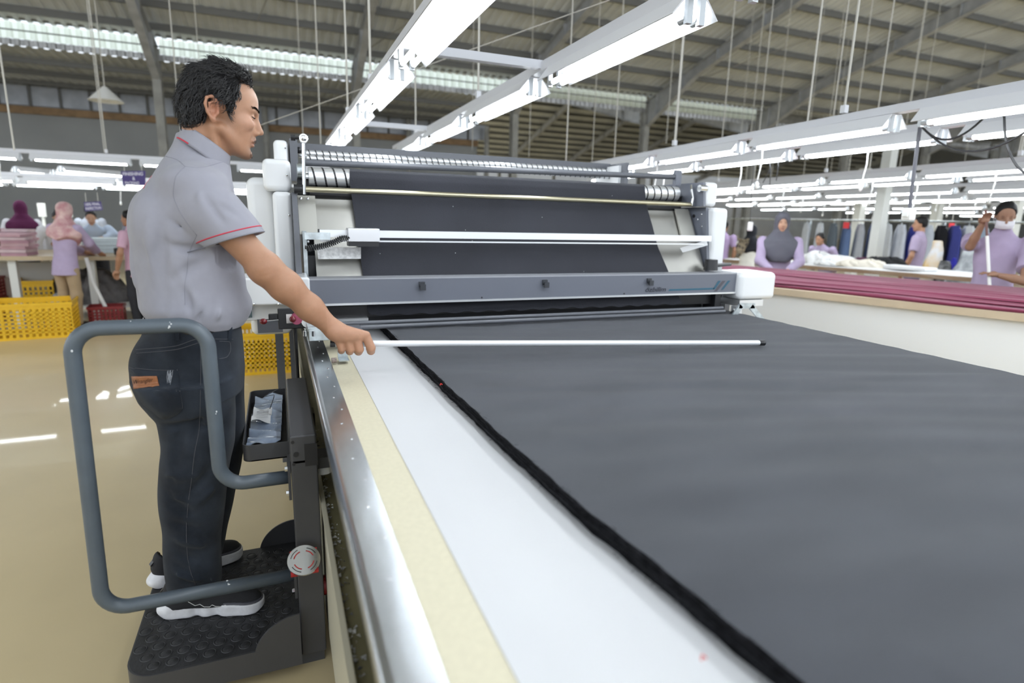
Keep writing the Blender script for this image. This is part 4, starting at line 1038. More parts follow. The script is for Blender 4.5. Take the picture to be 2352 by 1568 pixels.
g = np.meshgrid(*[a.astype(np.float32) for a in S2.ax], indexing='ij', sparse=True)
LX = (g[0]-hc_[0])*fw[0]+(g[1]-hc_[1])*fw[1]+(g[2]-hc_[2])*fw[2]; LZ = (g[0]-hc_[0])*uf[0]+(g[1]-hc_[1])*uf[1]+(g[2]-hc_[2])*uf[2]
LZ = LZ+0*LX; LY = (g[0]-hc_[0])*lf[0]+(g[1]-hc_[1])*lf[1]+0*LX
LX = LX + .25*np.abs(LY)*(LZ > .07)*0
pd_ = poly_sdf(HL, LX, LZ); k_ = .010
hh = np.clip(.5+.5*(S2.f-pd_)/-k_, 0, 1); S2.f = (np.maximum(S2.f, pd_)+k_*.25*np.clip(1-np.abs(S2.f-pd_)/k_, 0, 1)**2).astype(np.float32)
V, Q = S2.poly(); hair = rawmesh('hair', V, Q, M_hair, man)
# strands
HB = bvh_of(hair); mb = MB(); R_s = random.Random(5); L = tolocal(V)
idx_ = [i for i in range(len(V)) if L[i][1] < .055 and L[i][0] < .092]; NS = 3600
for s_ in range(NS):
    p = Vector(V[R_s.choice(idx_)]); l, n_, _, _ = HB.find_nearest(p); lp = tolocal(np.array(p)[None])[0]
    back = Vector(-fw*(.9 if lp[2] > .03 else .35)+(-uf)*(.25 if lp[2] > .10 else 1.0)+lf*R_s.uniform(-.5,.5)*1.0)
    if lp[2] > .08 and lp[0] > .03: back = Vector(-fw*.6+uf*.15-lf*.6+lf*R_s.uniform(-.5,.5))
    t = (back-n_*back.dot(n_)).normalized(); b_ = n_.cross(t); ph = R_s.random()*6.3; Ln = R_s.uniform(.018,.042)*(1.15 if lp[2] > 0 else .75); cw = R_s.uniform(.0015,.004); pts = []
    fr_ = R_s.uniform(1.2,2.6)
    if lp[0] > .030 and lp[2] < .095: Ln *= .38; cw *= .3; t = (Vector(-uf*.8-fw*.5)-n_*Vector(-uf*.8-fw*.5).dot(n_)).normalized()
    for k in range(8):
        s = k/7; pts.append(p+n_*(.0006+.0035*math.sin(s*PI*.9)+.0015*s*R_s.random())+t*(Ln*s)+b_*(cw*math.sin(ph+s*fr_*PI*1.2)*s*2.2))
    pts = [q if (HB.find_nearest(q)[0]-q).length < .02 else q for q in pts]
    mb.tube(pts, .0006, 3, False, [.0009,.0010,.0010,.0009,.0008,.0007,.0005,.0002])
mb.build('hair_strand', mat('hair_strand', (.020,.019,.020), .32, spec=.55), hair, 180)['kind'] = 'stuff'  # strands coloured brighter than the hair below to bring out highlights
# eyebrow, lashes, moustache
mb = MB()
for s in (-1, 1):
    for i in range(110):
        t = R_s.random(); P = Vector(H(.118-.030*t*t, s*(.014+.036*t), .030+.006*math.sin(t*2.6)+R_s.uniform(-.003,.003)))
        l, n_, _, _ = BB.find_nearest(P); d = Vector(lf*s*.7-fw*.5*t+uf*.15).normalized(); mb.tube([l, l+d*.004+n_*.0012, l+d*.008+n_*.0008], .0005, 3)
mb.build('eyebrow', M_hair, body)
mb = MB()
for s in (-1, 1):
    P = [BB.find_nearest(Vector(H(.112-.014*t*t-.003*t, s*(.018+.028*t), .0105-.003*math.sin(t*PI))))[0] for t in np.linspace(0,1,9)]
    mb.tube(P, .0016, 5)
mb.build('eyelashes', M_hair, body, 180)
mb = MB()
for i in range(420):
    v_ = R_s.uniform(-.026,.026); 
    if i % 3: P = Vector(H(.124-abs(v_)*.45, v_, -.050+R_s.uniform(-.005,.004)-abs(v_)*.22))
    else: P = Vector(H(.115-abs(v_)*.4, v_*.9, -.094+R_s.uniform(-.012,.010)))
    l, n_, _, _ = BB.find_nearest(P); mb.tube([l, l+n_*.0010-Vector(uf)*.0030], .00022, 3)
mb.build('moustache', mat('stubble', (.035,.024,.020), .7), body)
# ---- shirt
S = SDF((-.52,1.76,1.05), (.03,2.36,1.70), .0040)
c_, s_ = math.cos(yw), math.sin(yw)
def B(u, v, z): return np.array([-.250+u*c_-v*s_, 2.05+u*s_+v*c_, z])
rows = []
for z, u0, ra, rb in ((1.085,.005,.122,.165),(1.11,0,.138,.178),(1.15,-.005,.150,.185),(1.22,-.006,.150,.180),(1.30,-.012,.148,.180),(1.38,-.010,.146,.188),(1.44,-.004,.138,.190),(1.49,.006,.124,.180),(1.53,.018,.108,.155),(1.57,.030,.096,.122),(1.605,.040,.082,.092),(1.635,.048,.072,.076),(1.665,.052,.064,.066)):
    P = B(u0, 0, z); rows.append((z, P[0], P[1], ra, rb))
S.stack(rows, yw, 0, 2.25)
sd = (elbow-shr)/np.linalg.norm(elbow-shr); sl_end = np.array(at(548,549,y=1.875)); nh = np.array([.30,-.10,-1.]); nh /= np.linalg.norm(nh)
S.chain([shr+np.array([-.01,.03,.008]), shr+sd*.06, shr+sd*.13, sl_end+sd*.05], [.068,.074,.071,.068], .035)
S.ell((-.215,1.93,1.515), (.085,.085,.05), None, .03)
S.chain([(-.235,2.19,1.465), (-.215,2.245,1.36), (-.20,2.26,1.24)], [.070,.072,.068], .03)
# blade and back shape
S.ell(B(-.10,-.075,1.40), (.05,.07,.09), None, .03); S.ell(B(-.10,.075,1.40), (.05,.07,.09), None, .03)
S.ell(B(.115,0,1.14), (.05,.11,.05), None, .03)
fr = np.random.RandomState(4)
def px3(px, py, d=1.90): return np.array(at(px, py, y=d))
# drapery as seen from the camera side
F_ = S.fold
for a, b, wd, am in (((500,560),(395,505),.012,-.012),((510,590),(385,560),.014,-.011),((505,575),(400,640),.016,-.010),((470,520),(420,420),.010,-.008),
        ((345,470),(330,690),.016,.008),((375,520),(372,700),.014,-.007),((300,560),(305,700),.014,.006),((430,640),(440,735),.012,-.007),((400,600),(470,720),.012,.006),
        ((520,610),(500,700),.012,-.009),((540,620),(535,720),.011,.007),((460,560),(530,690),.010,-.006),((330,740),(370,690),.010,-.007),((390,745),(400,700),.008,.006),((350,740),(340,705),.008,.006),
        ((450,745),(470,705),.008,-.006),((500,745),(510,700),.008,.006),((300,730),(320,660),.010,-.006),((360,380),(340,440),.010,-.003)):
    y_d = 1.875 if a[0] > 330 else 1.98
    F_(px3(*a, y_d), px3(*b, y_d), wd*1.05, am*1.5)
for a, b, wd, am in (((500,470),(560,500),.010,-.004),((460,440),(520,520),.012,-.006),((560,450),(585,520),.010,.005),((440,400),(470,480),.014,.006),((590,500),(570,440),.008,-.004)):
    F_(px3(*a, 1.81), px3(*b, 1.81), wd*1.0, am*1.5)
S.wob(.0022, 28, 9); 
# neck opening
S.cap(H(-.02,0,-.06), (-.190,2.035,1.60), .050, .052, .004, 's'); S.cap((-.13,2.04,1.72), (-.10,2.035,1.64), .045, .040, .006, 's')
# sleeve hem: cut and hollow
def near_arm(X, Y, Z):
    t = np.clip((X-shr[0])*sd[0]+(Y-shr[1])*sd[1]+(Z-shr[2])*sd[2], 0, .5)
    return ((X-shr[0]-t*sd[0])**2+(Y-shr[1]-t*sd[1])**2+(Z-shr[2]-t*sd[2])**2 < .094**2) & (X+.55*(1.92-Y) > -.155) & (Y < 1.945)
S.cut(sl_end, nh, near_arm); S.cut((-.20,2.26,1.265), (0,.1,-1), lambda X, Y, Z: (Y > 2.20) & (Z < 1.32))
S.cap(sl_end-sd*.022, sl_end+sd*.06, .059, .061, 0, 's')
shirt = S.build('shirt', M_shirt, man)
SB = bvh_of(shirt)
# collar: stand and fall
mb = MB(); cc = np.array([-.182,2.036,1.632]); tl_ = np.array([.30,.03,1.0]); tl_ /= np.linalg.norm(tl_)
e1 = np.array([1,.2,-.30]); e1 -= tl_*(e1@tl_); e1 /= np.linalg.norm(e1); e2 = np.cross(tl_, e1)
def colf(u, v):
    a_ = PI+(u-.5)*2*PI*.86; back = .5-.5*math.cos(a_)
    r = (.063+.004*math.sin(v*PI)); h = .036*back
    if v < .5: t = v*2; R_ = r+.0; z = -.014+(h*.9+.016)*t; 
    else: t = (v-.5)*2; R_ = r+.005+.010*t; z = (h*.9+.002)-(.046+.012*(1-back))*t
    return cc+e1*R_*math.cos(a_)*1.0+e2*R_*.98*math.sin(a_)+tl_*(z-.016*(1-back))
mb.grid(60, 12, colf); 
o = mb.build('collar', M_shirt, man, 180); md = o.modifiers.new('t', 'SOLIDIFY'); md.thickness = .003
mb = MB(); mb.tube([Vector(colf(u, .96))+Vector((0,0,-.001)) for u in np.linspace(.38,.66,24)], .0022, 6); mb.build('collar_piping', M_red, o, 180)
# red piping round the sleeve, seams
def ring_on(bv, c, n, r=.10, N=64):
    n = Vector(n); u = n.orthogonal().normalized(); v = n.cross(u); out = []
    for i in range(N+1):
        d = u*math.cos(2*PI*i/N)+v*math.sin(2*PI*i/N); l = bv.ray_cast(Vector(c)+d*.14, -d)[0]
        if l is not None: out.append(l+d*.0004)
    return out
pts = ring_on(SB, sl_end-nh*.019, nh)
MB().tube([p for p in pts], .0017, 6, False).build('sleeve_piping', M_red, shirt, 180)
mb = MB(); mb.tube(ring_on(SB, sl_end-nh*.002, nh), .0016, 5, False)
surf_line(SB, [(512,372),(455,385),(425,382)], .0009, M_seam, shirt, 'seam', 20, 0, mb)
surf_line(SB, [(425,382),(402,410),(398,445),(410,480),(432,515),(452,540)], .0012, M_seam, shirt, 'seam', 30, 0, mb)
surf_line(SB, [(425,382),(405,366),(372,357)], .0009, M_seam, shirt, 'seam', 20, 0, mb)
surf_line(SB, [(452,540),(440,565),(432,590),(430,620),(424,660),(425,700)], .0008, M_seam, shirt, 'seam', 30, 0, mb)
mb.build('shirt_seam', M_seam, shirt, 180)
mb = MB()
for ln in ([(334,402),(330,410),(326,420)], [(337,400),(333,418),(329,432)], [(336,404),(333,425),(330,433)], [(330,408),(325,414),(322,418)], [(340,398),(337,412),(334,424)], [(331,405),(327,417)]):
    surf_line(SB, ln, .0011, M_red, shirt, 'x', 10, .0, mb)
mb.build('back_emblem', mat('emblem_red', (.62,.10,.14), .6), shirt, 180)
# ---- jeans
M_jean = mat('dark_denim', (.012,.015,.021), .85, col2=(.030,.037,.049), nscale=9, bump=.35, bscale=700, spec=.15, sheen=.1)
M_stitch = mat('denim_stitch', (.075,.075,.085), .8)
S = SDF((-.56,1.80,.14), (-.04,2.36,1.15), .0040)
def J(px, py, y): return np.array(at(px, py, y=y))
P = lambda *a: a
rows = [(1.125,-.262,2.05,.118,.160),(1.08,-.264,2.05,.133,.172),(1.03,-.270,2.05,.142,.180),(.98,-.274,2.05,.146,.184),(.93,-.268,2.05,.138,.182),(.88,-.255,2.05,.120,.176)]
S.stack(rows, yw, 0, 2.3)
S.ell((-.358,1.985,.968), (.080,.088,.098), None, .03); S.ell((-.345,2.11,.985), (.075,.085,.085), None, .03)
# near (right) leg: z, centre, half depth from the outline in the photograph
out = []
for py, xl, xr in ((870,300,545),(905,312,545),(935,336,545),(960,357,545),(1010,366,543),(1060,362,534),(1110,360,526),(1160,362,520),(1210,368,516),(1250,370,512),(1290,374,512),(1330,380,513),(1352,388,508)):
    a = J(xl, py, 1.965); b = J(xr, py, 1.965); out.append(((a[2]+b[2])/2, (a[0]+b[0])/2, 1.962, (b[0]-a[0])/2*.97, (b[0]-a[0])/2*.80))
S.stack(out, 0, .025, 2.2)
z_l = [(.93,-.235,2.13,.105,.085),(.80,-.235,2.135,.098,.082),(.68,-.232,2.14,.088,.078),(.56,-.245,2.15,.082,.074),(.44,-.275,2.155,.080,.072),(.33,-.305,2.16,.082,.072),(.25,-.325,2.165,.085,.074),(.205,-.335,2.17,.082,.072)]
S.stack(z_l, 0, .02, 2.2)
for a, b, wd, am in (((365,985),(470,960),.014,-.008),((430,960),(400,1060),.018,-.009),((465,930),(440,1020),.016,-.007),((372,1100),(450,1090),.014,.007),((365,1130),(440,1180),.014,-.007),
        ((372,1290),(440,1320),.010,-.007),((380,1315),(470,1340),.010,.007),((400,1270),(480,1300),.012,-.006),((500,1270),(450,1330),.012,-.007),((505,1300),(480,1345),.010,.006),((395,1240),(490,1260),.013,.005),
        ((500,1060),(430,1140),.014,-.006),((510,1110),(450,1160),.012,.005),((530,960),(500,1060),.014,-.005),((380,1200),(470,1220),.014,-.004),((362,1110),(410,1095),.009,-.007),((362,1145),(420,1150),.009,.006),((366,1160),(430,1178),.010,-.006),((420,985),(500,975),.012,-.004),((480,1010),(455,1080),.011,.006),((400,1330),(460,1352),.008,-.007),((470,1310),(500,1350),.008,.006),((385,1345),(430,1352),.007,.006),((430,850),(445,930),.012,-.005)):
    S.fold(J(*a, 1.885), J(*b, 1.885), wd*.95, am*2.3)
S.wob(.0022, 30, 2)
S.cut((0,0,1.118), (0,0,1))
jeans = S.build('jeans', M_jean, man)
JB = bvh_of(jeans)
mb = MB()
for ln in ([(312,803),(400,795),(460,778),(535,779)], [(314,811),(400,803),(460,786)], [(297,843),(330,853),(390,862)], [(310,845),(350,849),(400,850)], [(407,848),(412,890),(419,935),(378,962)], [(399,850),(404,890),(411,932),(376,955)],
        [(460,779),(461,850),(460,920),(458,980),(447,1040),(440,1100),(432,1160),(428,1220),(430,1270),(437,1310),(450,1345)], [(297,843),(303,885),(322,920),(350,945),(378,962)],
        [(503,783),(527,785),(530,800),(520,820),(503,824)], [(330,930),(337,906),(352,922),(378,930),(400,912)], [(318,768),(400,762),(455,762)]):
    surf_line(JB, ln, .0009, M_stitch, jeans, 'x', 40, .0002, mb)
mb.build('stitching', M_stitch, jeans, 180)
decal(JB, [(378,962),(300,880),(297,845),(407,852)], 10, 10, .0016, M_jean, jeans, 'back_pocket') if False else None
mb = MB(); cen = (360,895); ring = interp_pts([(297,845),(350,851),(407,850),(413,892),(419,936),(378,962),(345,940),(315,910),(300,880),(297,845)], 60)
mb.v.append(tuple(hit(JB, *cen, .004)))
for k, t in enumerate((.35, .7, 1.0)):
    for p in ring[:-1]: mb.v.append(tuple(hit(JB, cen[0]+(p[0]-cen[0])*t, cen[1]+(p[1]-cen[1])*t, .004 if t < 1 else .0022)))
n = len(ring)-1
mb.f += [(0, 1+i, 1+(i+1)%n) for i in range(n)]+[(1+k*n+i, 1+k*n+(i+1)%n, 1+(k+1)*n+(i+1)%n, 1+(k+1)*n+i) for k in range(2) for i in range(n)]
mb.v += [tuple(hit(JB, p[0], p[1], -.002)) for p in ring[:-1]]; mb.f += [(1+2*n+i, 1+2*n+(i+1)%n, 1+3*n+(i+1)%n, 1+3*n+i) for i in range(n)]
pk = mb.build('back_pocket', M_jean, jeans, 180); PB_ = bvh_of(pk)
pq = [(308,893),(366,886),(361,863),(303,864)]
lp_ = decal(PB_, pq, 12, 6, .0022, mat('patch_leather', (.30,.115,.045), .55, noise=.12, nscale=60), jeans, 'leather_patch'); md = lp_.modifiers.new('t', 'SOLIDIFY'); md.thickness = .0018; md.offset = -1
decal_text(PB_, 'Wrangler', [(310,886),(354,878),(352,866),(308,872)], .0031, mat('patch_ink', (.05,.02,.01), .7), lp_, 'patch_lettering', italic=.35, bold=-.005)
mb = MB()
for i in range(16):
    a = hit(JB, 392+R_s.uniform(-6,6), 852+R_s.uniform(-4,6), .003); b = hit(JB, 390+R_s.uniform(-5,5), 862+R_s.uniform(0,22), .004); mb.tube([a, (a+b)/2+Vector((R_s.uniform(-.003,.003),-.002,0)), b], .0006, 4)
mb.build('frayed_threads', mat('fray', (.30,.32,.36), .8), jeans)
P = hit(JB, 466, 824, .001); MB().sphere(P, .005, 6, (1,.5,1)).build('rivet', M_chr, jeans, 180)
# belt and loops
pts = []
for i in range(65):
    a_ = 2*PI*i/64; p = np.array([-.264,2.05,1.098])+np.array([c_,s_,0])*.130*math.cos(a_)+np.array([-s_,c_,0])*.170*math.sin(a_); pts.append(p)
mb = MB(); n = 65
for p in pts: 
    o_ = np.array([p[0]+.264, p[1]-2.05, 0]); o_ = o_/np.linalg.norm(o_)
    mb.v += [tuple(p+np.array([0,0,-.016])), tuple(p+o_*.004+np.array([0,0,-.013])), tuple(p+o_*.004+np.array([0,0,.013])), tuple(p+np.array([0,0,.016]))]
for i in range(n-1):
    for k in range(3): a = i*4+k; mb.f.append((a, a+1, a+5, a+4))
mb.build('belt', mat('black_belt', (.02,.018,.018), .4), man, 60)
for px in (409, 525): MB().beam(hit(JB,px,752,.008), hit(JB,px,782,.005), .010, .003, (0,-1,0)).build('belt_loop', M_jean, jeans)
# ---- shoes
M_sole = mat('shoe_sole_white', (.72,.72,.75), .5, noise=.06, nscale=60); M_upper = mat('shoe_mesh_black', (.012,.012,.015), .7, bump=.4, bscale=900); M_mid = mat('shoe_midsole_grey', (.07,.07,.085), .6)
def shoe(heel, toe, nm, lab):
    heel = np.array(heel); toe = np.array(toe); L = np.linalg.norm(toe-heel); f = (toe-heel)/L; l = np.array([-f[1], f[0], 0]); r3 = np.array([f, l, [0,0,1]])
    W = lambda u, v, z: heel+f*u*L+l*v+np.array([0,0,z])
    lo = np.minimum(heel, toe)-.08; hi = np.maximum(heel, toe)+.08; hi[2] = .33; lo[2] = .12
    o = thing(nm, tuple(W(.5,0,0)), lab, 'shoe'); o.parent = man; o.location = Vector(W(.5,0,0))-Vector(man.location); del o['label']; del o['category']
    def outline(S, grow, z0, z1, k=.02):
        for u, v, r in ((.12,0,.034),(.25,.001,.033),(.45,0,.034),(.66,.003,.043),(.80,.002,.043),(.88,0,.036)):
            S.cap(W(u,v,z0+.012), W(u,v,z1-.012), r*.92+grow, r*.92+grow, k)
        return S
    S = SDF(lo, hi, .0035)
    outline(S, .005, .002, .046, .02); S.cut(W(0,0,.0), (0,0,-1)); S.cut(W(.2,0,.054), np.array([f[0]*.075,f[1]*.075,1])); S.ell(W(.04,0,.024), (.030,.031,.021), r3, .02)
    S.cut(W(1.0,0,.012), np.array([f[0]*.5,f[1]*.5,-.9]))
    for s in (-1, 1):
        for u in (.45,.58,.70,.82): S.fold(W(u,s*.046,.004), W(u+.07,s*.046,.034), .0028, -.0022)
        S.fold(W(.03,s*.04,.008), W(.20,s*.04,.040), .002, -.002); S.fold(W(.22,s*.040,.004), W(.40,s*.038,.006), .005, -.004)
    S.build('sole', M_sole, o)
    S = SDF(lo, hi, .0035)
    outline(S, .0015, .034, .052, .02); S.cut(W(.2,0,.062), np.array([f[0]*.08,f[1]*.08,1])); S.cut(W(0,0,.034), (0,0,-1)); S.build('midsole', M_mid, o)
    S = SDF(lo, hi, .0035)
    for u, z, r in ((.13,.060,.033),(.22,.075,.034),(.36,.078,.036),(.50,.066,.038),(.66,.054,.040),(.80,.046,.038),(.90,.040,.028)): S.cap(W(u,0,z-.025), W(u,0,z-.004), r, r*.86, .03)
    S.cap(W(.10,0,.07), W(.13,0,.098), .030, .030, .02); S.cap(W(.32,0,.08), W(.26,0,.104), .030, .030, .02)
    S.cap(W(.20,0,.10), W(.20,0,.15), .034, .036, .004, 's'); S.cut(W(0,0,.036), (0,0,-1)); up = S.build('upper', M_upper, o)
    UB = bvh_of(up); mb = MB()
    for i in range(6):
        u = .40+i*.045; a = UB.find_nearest(Vector(W(u,-.020,.11)))[0]; b = UB.find_nearest(Vector(W(u+.02,.020,.11)))[0]; m_ = UB.find_nearest(Vector(W(u+.01,0,.12)))[0]
        mb.tube([a, m_+Vector((0,0,.003)), b], .0022, 6)
    mb.build('shoelace', M_blk, up, 180)
    zz = [(.28,.068),(.36,.050),(.41,.057),(.44,.046),(.50,.045),(.53,.053),(.56,.044),(.62,.042),(.65,.050),(.68,.042),(.74,.042)]
    for s in (-1, 1):
        mb = MB(); mb.tube([UB.find_nearest(Vector(W(u, s*.06, z)))[0]+Vector(l)*s*.0006 for u, z in zz], .0010, 4); mb.build('zigzag_trim', M_pull, up, 180)
    MB().beam(Vector(W(.0,0,.085)), Vector(W(.05,0,.102)), .018, .004).build('heel_tab', M_blk, up)
    return o
z0 = .1315
shoe((-.418,1.975,z0), (-.108,1.905,z0), 'shoe', 'x'); shoe((-.478,2.150,z0), (-.195,2.275,z0), 'shoe', 'x')
# ------------------------------------------------------------------ people in the background
def cm(name, col, **k): return mat(name, col, **{**dict(rough=.85, spec=.2, noise=.04, nscale=12), **k})
def person(loc, yaw, H, label, top, bottom=(.03,.03,.035), sleeve='long', head='hair', hcol=(.012,.011,.012), lean=0., arms=None, skin=(.36,.19,.115), h=.009, mask=False, headyaw=0., pitch=-.1, group=None, woman=False, topmat=None, hijmat=None, low=None):
    """local frame: x forward, y left, z up, feet at the origin"""
    root = thing('person', loc, label, 'person', group)
    c, s = math.cos(yaw), math.sin(yaw); L0 = np.array(loc, float); hipz = .50*H
    def T(x, y, z):
        if z > hipz: x = x+(z-hipz)*math.sin(lean); z = hipz+(z-hipz)*math.cos(lean)
        return L0+np.array([x*c-y*s, x*s+y*c, z])
    R3 = np.array([[c,s,0],[-s,c,0],[0,0,1]])
    sw = (.118 if woman else .132)*H
    zs, zn, zh = .815*H, .855*H, .932*H
    arms = arms or [((.02,-.16*H,.64*H), (.10,-.13*H,.50*H)), ((.02,.16*H,.64*H), (.10,.13*H,.50*H))]
    zlo = .0 if low is None else low
    lo = T(0,0,0)-np.array([.55,.55,.02]); hi = T(0,0,0)+np.array([.55,.55,1.04*H+.05])
    up = max(a[1][2] for a in arms)+.15; hi[2] = max(hi[2], L0[2]+up)
    l1 = lo.copy(); l1[2] = L0[2]+.38*H
    def arm3(a): return T(0, 0, 0), None
    # body
    S = SDF(l1, hi, h)
    ch = np.array([math.cos(yaw+headyaw), math.sin(yaw+headyaw), 0]); fwd = ch*math.cos(pitch)+np.array([0,0,math.sin(pitch)]); lft = np.array([-ch[1],ch[0],0]); upv = np.cross(fwd, lft); HR_ = np.array([fwd,lft,upv])
    hc0 = T(.012,0,zh-.015)
    k = H/1.7*.95; G = lambda u, v, w_: hc0+(fwd*u+lft*v+upv*w_)*k
    S.ell(G(.0,0,.04), np.array((.092,.073,.085))*k, HR_, 0); S.ell(G(.045,0,-.02), np.array((.055,.056,.072))*k, HR_, .02); S.ell(G(.072,0,-.082), np.array((.024,.026,.02))*k, HR_, .02)
    S.cap(G(.10,0,.015), G(.116,0,-.022), .009*k, .013*k, .006)
    for sd_ in (-1, 1):
        S.ell(G(.088,sd_*.030,.006), np.array((.012,.014,.010))*k, HR_, .008, 's'); S.ell(G(0,sd_*.074,0), np.array((.014,.009,.026))*k, HR_, .006)
    S.ell(G(.098,0,-.058), np.array((.009,.022,.008))*k, HR_, .004)
    S.cap(G(-.02,0,-.05), T(-.01,0,zs), .050*k, .056*k, .02)
    S.ell(T(0,0,.70*H), (.09,.12,.16), R3, .02)
    for sgn, (el, ha) in zip((-1, 1), arms):
        sh = T(0, sgn*sw, zs-.02); e = T(*el); a = T(*ha)
        sh = T(0, sgn*sw*.9, zs-.035); S.chain([sh, e], [.034*H/1.7,.032], .015); S.chain([e, e*.6+a*.4, a], [.036,.035,.024], .015)
        d = (a-e)/np.linalg.norm(a-e); sdv = np.cross(d, [0,0,1]); sdv = sdv/max(np.linalg.norm(sdv), 1e-3); nd = np.cross(sdv, d)
        S.ell(a+d*.045, (.036,.036,.026), None, .012)
        for q, ln in zip((-.027,-.009,.009,.027), (.062,.074,.078,.066)):
            p0 = a+d*.07+sdv*q; S.chain([p0, p0+d*ln*.55-nd*.004, p0+d*ln*.85-nd*.022], [.0098,.0088,.0075], .004)
        S.chain([a+d*.03+sdv*.03*-sgn, a+d*.06+sdv*.048*-sgn-nd*.01, a+d*.085+sdv*.045*-sgn-nd*.02], [.012,.010,.008], .008)
    sk = np.array(skin)
    def col(V):
        Lc = (V-hc0)@HR_.T/k; cc_ = np.tile(sk, (len(V), 1))
        d = np.sqrt((((Lc-np.array((.10,0,-.058)))/np.array((.03,.03,.011)))**2).sum(1)); t = np.clip(1.4-d,0,1)[:,None]*.7; cc_ = cc_*(1-t)+np.array((.22,.07,.06))*t
        for sd_ in (-1, 1):
            d = np.sqrt((((Lc-np.array((.085,sd_*.030,.006)))/np.array((.02,.013,.004)))**2).sum(1)); t = np.clip(1.3-d,0,1)[:,None]*.7; cc_ = cc_*(1-t)+np.array((.03,.02,.02))*t
            d = np.sqrt((((Lc-np.array((.09,sd_*.032,.026)))/np.array((.02,.017,.004)))**2).sum(1)); t = np.clip(1.3-d,0,1)[:,None]*.7; cc_ = cc_*(1-t)+np.array((.03,.02,.02))*t
        return cc_
    S.build('body', attrmat('skin_far', .55, spec=.35), root, col)
    # top
    tm = topmat or cm('cloth_%02x%02x%02x' % tuple(int(255*v) for v in top), top, bump=.3, bscale=9)
    S = SDF(l1, hi, h)
    rows = [(.43*H,-.012,.140,.178),(.52*H,-.004,.116,.163),(.60*H,0,.102,.148),(.70*H,0,.112,.160),(.77*H,-.002,.105,.168),(.81*H,-.006,.085,.135),(.845*H,-.004,.062,.075),(.865*H,0,.055,.058)]
    kk = H/1.7*(.94 if woman else 1); rr = []
    for z, x, ra, rb in rows: P = T(x, 0, z); rr.append((P[2], P[0], P[1], ra*kk, rb*kk))
    S.stack(rr, yaw, 0, 2.3)
    for sgn, (el, ha) in zip((-1, 1), arms):
        sh = T(0, sgn*sw*.93, zs-.030); e = T(*el); a = T(*ha)
        if sleeve == 'long': S.chain([sh, e, e*.15+a*.85], [.068*kk,.050,.040], .03)
        else:
            q = sh+(e-sh)*.72; dd = (e-sh)/np.linalg.norm(e-sh); S.cap(sh, q+dd*.03, .070*kk, .066*kk, .03); S.cut(q, dd, lambda X, Y, Z, q=q: (X-q[0])**2+(Y-q[1])**2+(Z-q[2])**2 < .0095)
    S.wob(.006, 22, int(H*1000)%97, (1,1,.5)); S.build('shirt', tm, root)
    # trousers and shoes
    if low is None:
        S = SDF(lo, T(0,0,0)+np.array([.45,.45,.58*H]), h); bm_ = cm('trouser_%02x%02x%02x' % tuple(int(255*v) for v in bottom), bottom)
        S.ell(T(-.01,0,.48*H), (.105*kk,.150*kk,.09), R3, .02)
        for sgn in (-1, 1): S.chain([T(0,sgn*.075,.46*H), T(.015,sgn*.082,.27*H), T(-.01,sgn*.085,.055*H)], [.090*kk,.068*kk,.058*kk], .03)
        S.wob(.004, 26, 4); S.build('trousers', bm_, root)
        for sgn in (-1, 1):
            S = SDF(T(0,sgn*.09,0)-np.array([.22,.22,.01]), T(0,sgn*.09,0)+np.array([.22,.22,.12]), h); S.chain([T(-.045,sgn*.087,.035), T(.07,sgn*.092,.035), T(.14,sgn*.094,.028)], [.038,.040,.030], .02); S.cut(T(0,0,.004), (0,0,-1)); S.build('shoe', M_blk, root)
    # head covering
    if head == 'hijab':
        hm = hijmat or cm('hijab_%02x%02x%02x' % tuple(int(255*v) for v in hcol), hcol, bump=.3, bscale=12)
        S = SDF(T(0,0,.62*H)-np.array([.36,.36,0]), T(0,0,H)+np.array([.36,.36,.06]), h)
        S.ell(G(-.008,0,.045), np.array((.110,.092,.102))*k, HR_, 0); S.cap(G(-.012,0,-.02), T(.0,0,.845*H), .088*k, .086*k, .03)
        rr = []
        for z, x, ra, rb in ((.66*H,.015,.150,.14),(.70*H,.010,.165,.20),(.755*H,.004,.160,.250),(.795*H,0,.140,.235),(.825*H,0,.115,.165),(.865*H,0,.088,.10)): P = T(x,0,z); rr.append((P[2],P[0],P[1],ra*kk,rb*kk))
        S.stack(rr, yaw, .03, 2.1)
        S.cut(T(0,0,.72*H), (0,0,-1), None) if False else None
        g = np.meshgrid(*[a.astype(np.float32) for a in S.ax], indexing='ij', sparse=True); P = T(0,0,.665*H)
        lx = (g[0]-P[0])*c+(g[1]-P[1])*s; ly = -(g[0]-P[0])*s+(g[1]-P[1])*c
        S.f = np.maximum(S.f, (P[2]+np.abs(ly)*.42-.06*np.clip(lx/.1,-1,1)-g[2]).astype(np.float32)*.8)
        S.ell(G(.11,0,-.012), np.array((.060,.055,.078))*k, HR_, .012, 's')
        S.wob(.005, 30, 8, (1,1,.4)); S.build('headscarf', hm, root)
    else:
        hm = cm('hair_black', (.010,.009,.009), rough=.5)
        S = SDF(G(0,0,0)-.2, G(0,0,0)+.2, .008); S.ell(G(-.012,0,.052), np.array((.100,.083,.094))*k, HR_, 0); S.ell(G(-.045,0,-.01), np.array((.055,.070,.055))*k, HR_, .02); S.wob(.004, 70, 2)
        S.cut(G(.052,0,.06), fwd*.9-upv*.32); S.cut(G(-.01,0,-.045), -upv-fwd*.0)
        S.ell(G(.045,0,-.02), np.array((.050,.10,.06))*k, HR_, .01, 's'); S.build('hair', hm, root)
